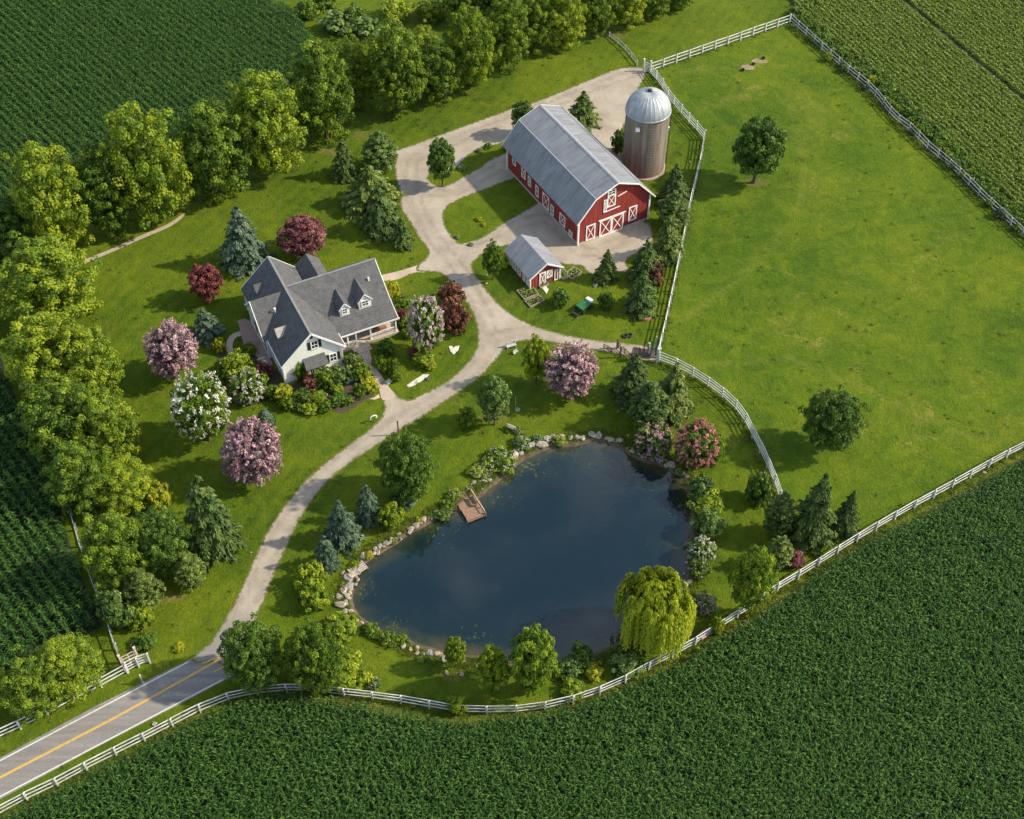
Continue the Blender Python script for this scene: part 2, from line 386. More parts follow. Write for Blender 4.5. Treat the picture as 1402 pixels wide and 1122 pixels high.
# pasture
past_px = [(889,95),(1079,29),(1114,57),(1154,94),(1193,126),(1245,179),(1308,236),(1351,279),(1402,326),(1500,412),(1500,556),(1402,612),(1340,643),(1231,706),(1140,760),(1090,788),(1068,760),
 (1074,704),(1062,668),(1053,645),(1036,608),(1024,587),(1013,565),(987,540),(965,525),(942,511),(919,499),(902,493),(915,430),(932,350),(945,282),(960,220),(964,191),(948,173),(919,140),(905,118)]
PAST = flat(past_px)
PT = [catmull(flat(c_), 5, False) for c_ in ([(905,505),(960,500),(1020,496),(1070,485),(1130,470),(1190,450)], [(1080,490),(1130,510),(1180,530),(1260,570),(1330,600)], [(893,108),(960,95),(1030,90),(1075,60)], [(960,150),(1000,135),(1040,120)], [(958,155),(1000,141),(1042,126)],
 [(1070,140),(1110,165),(1150,190)], [(1078,134),(1120,160),(1160,186)], [(1086,128),(1128,153),(1172,180)], [(930,440),(990,400),(1060,330),(1100,260),(1095,200),(1080,130)])]
def ptrack(P):
    f = np.zeros(len(P))
    for c_ in PT: f = np.maximum(f, np.exp(-(seg_dist(P, c_, False)/0.42)**2))
    return f
def plush(P):
    f = np.clip(1-seg_dist(P, PAST)/1.6, 0, 1)
    for q_ in ((1036,245), (1139,618)):
        g_ = at(*q_); f = np.maximum(f, np.clip(1.5-np.hypot(P[:, 0]-g_.x, P[:, 1]-g_.y)/3.0, 0, 1))
    return f
sheet('pasture', PAST, [], 0.006, G_PAST, step=0.8, attrs={'track': ptrack, 'lush': plush})

# drive with worn wheel tracks
drive_px = [(262,905),(290,875),(312,840),(335,795),(352,755),(375,713),(405,672),(437,640),(480,607),(515,579),(524,565),(526,554),(522,540),(540,539),(546,544),(556,546.5),(569,544),
 (610,522.6),(637.5,499),(650.4,480),(653.6,460.5),(650.4,439),(640,418),(622.6,394),(610,379),(597,373.5),(582,372.5),(570,371),(572,363),(584,352),(586,344),(572,324),(559.5,302.7),(550.6,290),(547,276),(545,258),(541,240),(540,222),(541,207),
 (560,200),(600,185.5),(640,170.7),(702,148.4),(731,140.4),(777,122),(834,98),(859,92.4),(884,93.6),(884,104),(872,128),(858,165),(848,190),(850,200),(860,255),(880,300),(890,306),(895,323),(891,338),(875,347),(858,357),(861,372),(843,374),(814,377),(803,372),(795,364),(775,363),
 (730,352),(700,338),(685,339),(671,343),(658,351),(647,362),(649,372),(662.7,391),(680,413),(702.6,431),(731,445.6),(774,458),(817,465.5),(885,474),(897,479),(899,496),(885,495),(857,488),(822,481),(797,477),(760,470),(737,467),(714,468),(700,472),(688.4,482.6),(674,500),(654,520),(625.6,540),(588.5,565),(560,582.5),
 (535,598),(500,621),(470,642),(440,671),(415,706),(395,746),(375,792),(362,824),(345,862),(325,905),(310,925),(300,908)]
DR = jitter(catmull(flat(drive_px), 4), 0.06)
isl1_px = [(587,242),(590,249),(600,254.5),(611,254.5),(633,242),(654,231),(670,219),(700,206),(712,196),(700,192),(680,199),(654,206),(637,218),(626,230),(612,234),(596,234)]
isl2_px = [(608,298),(612,284),(622,278),(639,270),(673,257),(707,244),(716,247),(735,272),(730,281),(714,291),(687,306.4),(659.6,325),(632,333),(625,330),(613.4,315)]
ISL1 = jitter(catmull(flat(isl1_px), 4), 0.05); ISL2 = jitter(catmull(flat(isl2_px), 4), 0.05)
cl = [catmull(flat(c), 5, False) for c in (
 [(285,905),(318,862),(345,815),(366,765),(392,718),(425,672),(460,638),(500,608),(548,576),(600,543),(640,515),(664,488),(672,465),(668,440),(655,415),(640,388),(622,358),(600,335),(580,300),(568,270),(562,235),(575,215),(640,186),(720,158),(800,125),(870,100)],
 [(672,465),(720,455),(790,468),(860,480),(895,486)],
 [(610,340),(650,330),(700,312),(750,300),(800,345),(850,330)],
 [(575,262),(620,262),(670,236),(710,216)])]
def track(P):
    f = np.zeros(len(P))
    for c in cl:
        d = seg_dist(P, c, False); f = np.maximum(f, np.exp(-((d-0.85)/0.38)**2))
    return f
def edged(P):
    d = seg_dist(P, DR)
    for h in (ISL1, ISL2): d = np.minimum(d, seg_dist(P, h))
    return d
sheet('driveway', DR, [ISL1, ISL2], 0.016, GRAVEL, step=0.55, attrs={'track': track, 'edge': edged, 'tar': lambda P: np.clip(1-seg_dist(P, flat([(262,904),(285,897),(310,888),(335,892)]), False)/7.5, 0, 1)})
walk_px = [(486,483),(503,476),(511,497),(522,514),(533,531),(542,543),(524,548),(519,532),(511,514),(497.4,497)]
sheet('walkway', catmull(flat(walk_px), 3), [], 0.022, PAVER)
sheet('side_path', catmull(flat([(520,384),(520,378),(540,373),(556,368.6),(575,362),(585,356),(584,372),(570,373),(556,378),(540,384)]), 3), [], 0.010, PAVER)
# farm track along the north hedge
sheet('dirt_path', catmull(flat([(116,356),(150,342),(190,324),(230,307),(252,292),(250,298),(232,311),(190,329),(150,347),(118,360)]), 3), [], 0.010, simple('path_gravel', (0.36, 0.30, 0.22), 1.0, var=0.2))

# road
def ext(p, q, k):
    return (p[0]+(p[0]-q[0])*k, p[1]+(p[1]-q[1])*k)
T0, T1 = (0, 1038), (262, 902); B0, B1 = (0, 1095), (320, 925)
rd = flat([ext(T0, T1, 1.2), T0, (130,967.5), T1, (285,896), (310,886), (335,890), (335,917), B1, (252,961.5), (118,1031), B0, ext(B0, B1, 1.2)])
sheet('road', rd, [], 0.010, ASPH)
def strip(name, a, b, w, m, z=0.030):
    p, q = Vector(at(*a)), Vector(at(*b)); d = (q-p).normalized(); n = Vector((-d.y, d.x, 0))*w/2
    pts = [p-n, q-n, q+n, p+n]
    return sheet(name, [tuple(v[:2]) for v in pts], [], z, m)
strip('road_marking', ext((0,1041.5), (221,925), 1.2), (258,906.5), 0.16, WHITELINE)
strip('road_marking', ext((0,1091.5), (252,959.5), 1.0), (306,930.5), 0.16, WHITELINE)
ya, yb = ext((0,1065), (157.7,983), 1.5), (303,902)
strip('road_marking', ya, (157.7,983), 0.30, YELLOW); strip('road_marking', (157.7,983), yb, 0.28, YELLOW)
strip('road_marking', (276,909), (300,900.5), 0.16, YELLOW, 0.034); strip('road_marking', (292,921), (318,907), 0.16, YELLOW, 0.034)

# dry verge round the fields
edge_bottom = [(-150,1180),(-60,1150),(31,1106),(98,1070),(158,1042),(205,1019),(252,991),(300,968),(347,952),(400,949),(457,953),(503,962),(537,971),(600,983),(642,985),(685,981),(742,973),(800,960),(855,938),(900,919),(936,903),(975,875),(1020,850),(1067,820),(1110,790),(1154,757),(1200,732),(1300,681),(1402,624),(1520,560)]
def shift(l, dy): return [(x, y+dy) for x, y in l]
sheet('verge', flat(shift(edge_bottom, -2)+shift(edge_bottom, 26)[::-1]), [], 0.012, G_DRY)

# pond
c0 = np.array(POND).mean(0)
def inset(poly, d):
    q = [Vector(p) for p in poly]; n = len(q); out = []
    for i in range(n):
        t = (q[(i+2) % n]-q[(i-2) % n]).normalized(); nn = Vector((-t.y, t.x))
        if nn.dot(Vector(c0)-q[i]) < 0: nn = -nn
        out.append(q[i]+nn*d)
    return out
mb = MB(); rings = [(0, 0.0), (0.25, -0.16), (0.9, -0.45), (2.2, -1.0)]; pl = [inset(POND, d) for d, z in rings]; n = len(POND)
vs = [(p.x, p.y, rings[k][1]) for k in range(4) for p in pl[k]]
mb.add(vs, [(k*n+i, k*n+(i+1) % n, (k+1)*n+(i+1) % n, (k+1)*n+i) for k in range(3) for i in range(n)])
bank = mb.build('pond_bank', simple('pond_mud', (0.10, 0.075, 0.045), 1.0, var=0.3, scale=2, bmp=0.6)); tag(bank, kind='structure')
wm, t, b = mat('pond_water'); v = coord(t)
dp = N(t, 'ShaderNodeAttribute', attribute_name='depth').outputs['Fac']
dd = vmath(t, 'ADD', dp, vmath(t, 'MULTIPLY', vmath(t, 'SUBTRACT', noise(t, v, 0.35, 5, 0.65), 0.5), 5.0))
c = ramp(t, vmath(t, 'MULTIPLY', dd, 0.17), [(0.0, (0.060, 0.050, 0.022)), (0.15, (0.030, 0.034, 0.016)), (0.40, (0.006, 0.016, 0.017)), (1.0, (0.003, 0.012, 0.017))])
alg = smooth(t, noise(t, v, 0.11, 4, 0.6, 1.0), 0.52, 0.70)
c = mix(t, vmath(t, 'MULTIPLY', alg, 0.45), c, (0.006, 0.022, 0.024))
near = vmath(t, 'SUBTRACT', 1.0, smooth(t, dp, 1.5, 6.5))
spk = smooth(t, vmath(t, 'ADD', noise(t, v, 2.6, 3, 0.7), vmath(t, 'MULTIPLY', noise(t, v, 0.22, 2), 0.5)), 0.90, 0.95)
c = mix(t, vmath(t, 'MULTIPLY', near, spk), c, (0.070, 0.090, 0.015))
t.links.new(c, b.inputs['Base Color']); b.inputs['Roughness'].default_value = 0.035; b.inputs['IOR'].default_value = 1.62
bump(t, b, vmath(t, 'MULTIPLY', smooth(t, noise(t, v, 0.06, 3, 0.6, 0.8), 0.35, 0.7), vmath(t, 'ADD', noise(t, v, 1.2, 3), vmath(t, 'MULTIPLY', noise(t, v, 4.0, 2), 0.4))), 0.12, 0.06)
sheet('pond_water', [tuple(p) for p in POND], [], -0.25, wm, step=1.2, attrs={'depth': lambda P: seg_dist(P, POND)})
# muddy waterside strip
OUT = [tuple(p) for p in inset(POND, -0.7)]
sheet('shore', OUT, [POND], 0.012, gravel_mat('shore_soil', (0.10, 0.09, 0.04), (0.07, 0.075, 0.02), (0.16, 0.13, 0.07), False))

# ------------------------------------------------------------ foliage meshes
def leaves_mesh(name, C, Nn, L, W, tone, m, T=None, fold=0.25):
    k = len(C); Nn = Nn/np.linalg.norm(Nn, axis=1, keepdims=True)
    if T is None: T = rng.normal(size=(k, 3))
    T = T-(T*Nn).sum(1, keepdims=True)*Nn; T /= np.linalg.norm(T, axis=1, keepdims=True)+1e-9
    B = np.cross(Nn, T); L = np.broadcast_to(L, k)[:, None]; W = np.broadcast_to(W, k)[:, None]
    V = np.stack([C-T*L, C-B*W+Nn*W*fold, C+T*L, C+B*W+Nn*W*fold], 1).reshape(-1, 3)
    F = np.arange(4*k).reshape(k, 4)
    F = np.concatenate([F[:, [0, 1, 2]], F[:, [0, 2, 3]]])
    me = bpy.data.meshes.new(name); me.vertices.add(len(V)); me.vertices.foreach_set('co', V.astype(np.float32).ravel())
    me.loops.add(F.size); me.loops.foreach_set('vertex_index', F.astype(np.int32).ravel())
    me.polygons.add(len(F)); me.polygons.foreach_set('loop_start', np.arange(0, F.size, 3, dtype=np.int32))
    a = me.attributes.new('tone', 'FLOAT', 'POINT'); a.data.foreach_set('value', np.repeat(np.clip(tone, 0, 1), 4).astype(np.float32))
    me.materials.append(m); me.update(calc_edges=True); me.validate(); return me
def sph(n):
    i = np.arange(n)+0.5; ph = np.arccos(1-2*i/n); th = math.pi*(1+5**0.5)*i
    return np.c_[np.cos(th)*np.sin(ph), np.sin(th)*np.sin(ph), np.cos(ph)]
def unit(a): return a/(np.linalg.norm(a, axis=1, keepdims=True)+1e-9)
def lobed(nlobes, per, lobe_r, leaf, egg=0.0, rough=0.14, low=-0.95, asp=1.0):
    D = sph(nlobes); D = unit(D+rng.normal(size=D.shape)*0.13); D = D[D[:, 2] > low]
    rad = 0.80+rng.normal(size=len(D))*rough*0.75; sh = 1-egg*np.maximum(D[:, 2], 0)**1.5
    Cc = D*rad[:, None]; Cc[:, :2] *= sh[:, None]
    if egg: Cc[:, 2] *= 1+0.12*egg
    k = max(6, len(D)//4); E = unit(rng.normal(size=(k, 3))); Cc = np.r_[Cc, E*0.35]; D = np.r_[D, E]
    Cc[:, 2] *= asp
    C = []; Nn = []; tn = []
    for c, d in zip(Cc, D):
        lr = lobe_r*rng.uniform(0.7, 1.25); q = unit(rng.normal(size=(per, 3))+d*0.55); q[:, 2] += 0.35; q = unit(q)
        C.append(c+q*lr*rng.uniform(0.62, 1.10, (per, 1))*np.array([1, 1, 0.8])); Nn.append(unit(q+rng.normal(size=(per, 3))*0.42+np.array([0, 0, 0.2])))
        lt = rng.uniform(0.15, 0.85); tn.append(lt+rng.normal(size=per)*0.14)
    return np.concatenate(C), np.concatenate(Nn), np.concatenate(tn)
def crown_mesh(name, m, nlobes=85, per=60, lobe_r=0.25, leaf=0.062, egg=0.25, rough=0.14, asp=1.0):
    C, Nn, tn = lobed(nlobes, per, lobe_r, leaf, egg, rough, asp=asp)
    L_ = leaf*rng.uniform(0.7, 1.3, len(C)); W_ = L_*rng.uniform(0.55, 0.8, len(C))
    k = 420; q = unit(rng.normal(size=(k, 3))); e_ = 1-egg*np.maximum(q[:, 2:], 0)**1.5        # inner foliage
    C = np.r_[C, q*rng.uniform(0.40, 0.66, (k, 1))*e_*np.array([1, 1, asp])]; Nn = np.r_[Nn, q+rng.normal(size=(k, 3))*0.4]; tn = np.r_[tn, rng.uniform(0.2, 0.6, k)]
    L_ = np.r_[L_, np.full(k, leaf*2.6)]; W_ = np.r_[W_, np.full(k, leaf*2.0)]
    return leaves_mesh(name, C, Nn, L_, W_, tn, m)
def petals_mesh(name, m, n=120, per=26, size=0.05, cover=0.2, shell=0.93, spike=0.16):
    D = sph(n); D = unit(D+rng.normal(size=D.shape)*0.14); D = D[D[:, 2] > -0.75]; C = []; Nn = []; T = []; tn = []
    for d in D:
        if rng.random() < cover: continue
        r0 = shell+rng.normal()*0.07; ax = unit((d+rng.normal(size=3)*0.35)[None])[0]; s = rng.uniform(0, 1, per)
        p = d*r0+ax*(s[:, None]-0.35)*spike+rng.normal(size=(per, 3))*(0.045*(1.15-s[:, None]))
        C.append(p); Nn.append(unit(d+rng.normal(size=(per, 3))*0.6)); T.append(np.tile(ax, (per, 1))+rng.normal(size=(per, 3))*0.5)
        tn.append(rng.uniform(0.2, 0.8)+rng.normal(size=per)*0.2)
    C, Nn, T, tn = map(np.concatenate, (C, Nn, T, tn))
    return leaves_mesh(name, C, Nn, size*rng.uniform(0.6, 1.2, len(C)), size*0.55, tn, m, T)
def conifer_mesh(name, m, tiers=17, prof=0.85, blade=0.10, round_=0.0, tilt=-0.25, nb=15):
    C = []; Nn = []; T = []; tn = []
    for i in range(tiers):
        s = (i+0.5)/tiers; z = 0.05+0.93*s
        r = (1-s)**prof if not round_ else (1-s**1.9)**0.62*(0.62+0.38*min(1, s*4))
        r = max(r, 0.03); nbr = int(4+nb*r)
        for j in range(nbr):
            th = 2*math.pi*(j+0.5*(i % 2))/nbr+rng.normal()*0.15; rr = r*rng.uniform(0.72, 1.22); zz = z+rng.normal()*0.022
            ax = np.array([math.cos(th), math.sin(th), 0.0]); si = np.array([-math.sin(th), math.cos(th), 0.0]); bt = rng.uniform(0.2, 0.75)
            m_ = int(4+6*rr)
            for q in range(m_):
                u = 0.35+0.65*(q+0.5)/m_; wdt = (1.15-u)*0.26*rr+0.03
                base = ax*rr*u+np.array([0, 0, zz+tilt*0.17*rr*(u**1.3)+0.010*rng.normal()])
                for side in (-0.8, -0.35, 0, 0.35, 0.8):
                    p = base+si*side*wdt*rng.uniform(0.7, 1.2); d = ax*0.9+si*side*0.8+np.array([0, 0, 0.02+0.14*(side == 0)])
                    C.append(p); T.append(d+rng.normal(size=3)*np.array([0.2, 0.2, 0.07])); Nn.append(np.array([ax[0]*0.25, ax[1]*0.25, 1.3])+rng.normal(size=3)*0.22)
                    tn.append(bt+rng.normal()*0.12+0.16*(u-0.7))
    C, Nn, T, tn = map(np.array, (C, Nn, T, tn))
    return leaves_mesh(name, C, Nn, blade*rng.uniform(0.6, 1.1, len(C)), blade*rng.uniform(0.28, 0.45, len(C)), tn, m, T)
def willow_mesh(name, m):
    C = []; Nn = []; T = []; tn = []
    tops = [(rng.uniform(0, 2*math.pi), math.sqrt(rng.uniform(0.0, 1))) for _ in range(75)]
    for th, r in tops:
        r *= 0.80; cx, cy = math.cos(th)*r, math.sin(th)*r; zt = 1.80-0.66*r**2.2+rng.normal()*0.03; lobe = rng.uniform(0.3, 0.8); hr = rng.uniform(0.10, 0.20)
        for k in range(17):
            a = rng.uniform(0, 2*math.pi) if r < 0.3 else th+rng.normal()*1.0
            x, y, z = cx, cy, zt; d = np.array([math.cos(a), math.sin(a)])*hr; ln = rng.uniform(0.45, 1.0)*(zt-0.12)*(0.55+0.45*min(1, r/0.6)); n = int(10+18*ln); tt = lobe+rng.normal()*0.1
            for q in range(n):
                u = q/n; px = x+d[0]*min(1, u*3.2)*1.0+d[0]*0.25*u; py = y+d[1]*min(1, u*3.2)+d[1]*0.25*u; pz = z+0.07*math.sin(min(1, u*4)*math.pi)-ln*max(0, u-0.08)
                if pz < 0.1: break
                o = unit(np.array([[px, py, 0.0]]))[0]
                C.append((px+rng.normal()*0.02, py+rng.normal()*0.02, pz)); T.append((rng.normal()*0.25+o[0]*0.1, rng.normal()*0.25+o[1]*0.1, -1)); Nn.append((o[0]+rng.normal()*0.5, o[1]+rng.normal()*0.5, 0.35)); tn.append(tt+rng.normal()*0.1)
    C, Nn, T, tn = map(np.array, (C, Nn, T, tn))
    return leaves_mesh(name, C, Nn, 0.045*rng.uniform(0.7, 1.3, len(C)), 0.016, tn, m, T)
def trunk_mb(z1, r=0.055, limbs=5, reach=0.55):
    mb = MB(); mb.tube([(0, 0, -0.03), (0.01, 0, z1*0.5), (0.0, 0.01, z1), (0.01, 0.0, z1*1.6)], [r*1.25, r*0.95, r*0.8, r*0.35], 9)
    for k in range(limbs):
        a = 2*math.pi*k/limbs+random.uniform(-.3, .3)
        mb.tube([(0, 0, z1*0.75), (math.cos(a)*reach*0.45, math.sin(a)*reach*0.45, z1*1.15), (math.cos(a)*reach, math.sin(a)*reach, z1*1.7)], [r*0.6, r*0.4, r*0.12], 6)
    return mb
CM = {}
def cm(key, fn):
    if key not in CM: CM[key] = fn()
    return CM[key]
def recolour(key, base, m):
    if key not in CM:
        me = base.copy(); me.materials.clear(); me.materials.append(m); CM[key] = me
    return CM[key]
ASP = 1.5; CASP = 2.2
LEAFB = [crown_mesh('leaf_crown', LEAF['lime'], 270, 66, 0.15, 0.034, 0.25, 0.16, ASP), crown_mesh('leaf_crown', LEAF['lime'], 240, 74, 0.165, 0.035, 0.1, 0.18, ASP), crown_mesh('leaf_crown', LEAF['lime'], 285, 62, 0.145, 0.033, 0.42, 0.16, ASP), crown_mesh('round_crown', LEAF['lime'], 230, 74, 0.13, 0.031, 0.0, 0.12)]
SMALLB = [crown_mesh('small_crown', LEAF['lime'], 110, 58, 0.175, 0.048, 0.25, 0.13), crown_mesh('small_crown', LEAF['lime'], 100, 62, 0.185, 0.050, 0.1, 0.14), crown_mesh('small_crown', LEAF['lime'], 110, 56, 0.17, 0.047, 0.45, 0.13), crown_mesh('round_crown', LEAF['lime'], 150, 58, 0.15, 0.044, 0.05, 0.08)]
BUSHB = [crown_mesh('bush_leaves', LEAF['lime'], 44, 40, 0.28, 0.10, 0.0, 0.18), crown_mesh('bush_leaves', LEAF['lime'], 38, 42, 0.30, 0.11, 0.0, 0.22), crown_mesh('bush_leaves', LEAF['lime'], 48, 38, 0.26, 0.095, 0.1, 0.2)]
CONB = [conifer_mesh('needles', LEAF['spruce'], 13, 0.78, 0.085, 0, -0.30, 12), conifer_mesh('needles', LEAF['spruce'], 12, 0.66, 0.09, 0, -0.40, 11), conifer_mesh('needles', LEAF['spruce'], 14, 1, 0.085, 1.0, -0.10, 12)]
for k_ in range(3):
    CONB.append(crown_mesh('tufted_foliage', LEAF['spruce'], 230+20*k_, 42, 0.155-0.01*k_, 0.048, 0.86+0.05*k_, 0.12, CASP))
PETB = [petals_mesh('petals', LEAF['pink'], 230, 26, 0.050, 0.04, 0.97, 0.20), petals_mesh('petals', LEAF['pink'], 120, 20, 0.048, 0.38), petals_mesh('petals', LEAF['pink'], 240, 14, 0.042, 0.15, 0.95, 0.14)]
WIL = willow_mesh('willow_strands', LEAF['willow'])
TRM = {}
def trunk_mesh(kind):
    if kind not in TRM:
        o = {'tree': trunk_mb(0.62, 0.060), 'bush': trunk_mb(0.30, 0.05, 4, 0.5), 'conifer': MB().tube([(0, 0, -0.02), (0, 0, 0.5), (0, 0, 0.93)], [0.07, 0.045, 0.01], 8), 'willow': trunk_mb(0.8, 0.08, 6, 0.6)}[kind]
        me = bpy.data.meshes.new(kind+'_trunk'); me.from_pydata(o.v, [], o.f); me.materials.append(BARK); me.update(); TRM[kind] = me
    return TRM[kind]
def mesh_child(name, me, parent, loc=(0, 0, 0), rz=0.0):
    o = bpy.data.objects.new(name, me); link(o, parent); o.location = loc; o.rotation_euler = (0, 0, rz); return o

def plant(form, leaf, box, name, cat, label, group=None, petal=None, var=None, sq=None):
    """form tree/bush/conifer/round_conifer/willow; box = where the photo shows it; solved for a ground point and a real size"""
    x0, y0, x1, y1 = box; cx = (x0+x1)/2; cy = (y0+y1)/2
    g = at(cx, y1); s, al = ppm(g); a = (x1-x0)/2/s; ve = (y1-y0)/2/s; rz = random.uniform(0, 6.28)
    if form == 'conifer': a *= 1.14
    if petal: a *= 0.93
    if form in ('conifer', 'round_conifer'):
        h = max(1.2*a, (2*ve-a/1.14*math.sin(al)*(0.75 if form == 'conifer' else 0.9))/math.cos(al)); p = at(cx, y1-a*math.sin(al)*s*0.8)
        root = empty(name, p, rz, (a, a, h)); k = random.randrange(2) if form == 'conifer' else 3+random.randrange(3)
        me = recolour(('c', k, leaf), CONB[k], LEAF[leaf])
        mesh_child('trunk', trunk_mesh('conifer'), root); f_ = mesh_child('foliage', me, root)
        if k > 2: f_.scale = (1, 1, 0.46/CASP); f_.location = (0, 0, 0.47)
    else:
        b2 = (ve**2-(a*math.sin(al))**2); b = math.sqrt(max(b2, 0))/math.cos(al) if b2 > 0 else 0
        b = min(max(b, 0.72*a), 1.9*a)
        mid = {'tree': 1.22 if 'pasture' in label else 0.92, 'small': 1.34, 'bush': 0.82, 'willow': 1.0}[form]
        p = at(cx, cy, mid*b); p.z = 0
        root = empty(name, p, rz, (a, a, b))
        if form == 'willow':
            mesh_child('trunk', trunk_mesh('willow'), root); mesh_child('crown', WIL, root)
        else:
            lib = {'tree': LEAFB, 'small': SMALLB, 'bush': BUSHB}[form]; k = 3 if ('pasture' in label or 'round' in label or 'pale green tree right' in label) and form != 'bush' else random.randrange(3)
            mesh_child('trunk' if form != 'bush' else 'stem', trunk_mesh('tree' if form != 'bush' else 'bush'), root)
            f_ = mesh_child('crown' if form != 'bush' else 'foliage', recolour((form, k, leaf), lib[k], LEAF[leaf]), root, (0, 0, mid))
            if form == 'tree' and k < 3: f_.scale = (1, 1, 1/ASP)
            if petal:
                kk = 0
                if petal.endswith('-'): kk = 1
                if petal.endswith('='): kk = 2
                mesh_child('blossom', recolour(('p', kk, petal.strip('-=')), PETB[kk], LEAF[petal.strip('-=')]), root, (0, 0, mid))
    tag(root, label, cat, group)
    return root
H1 = 'broadleaf trees of the north hedgerow'; H2 = 'broadleaf trees of the west hedgerow'
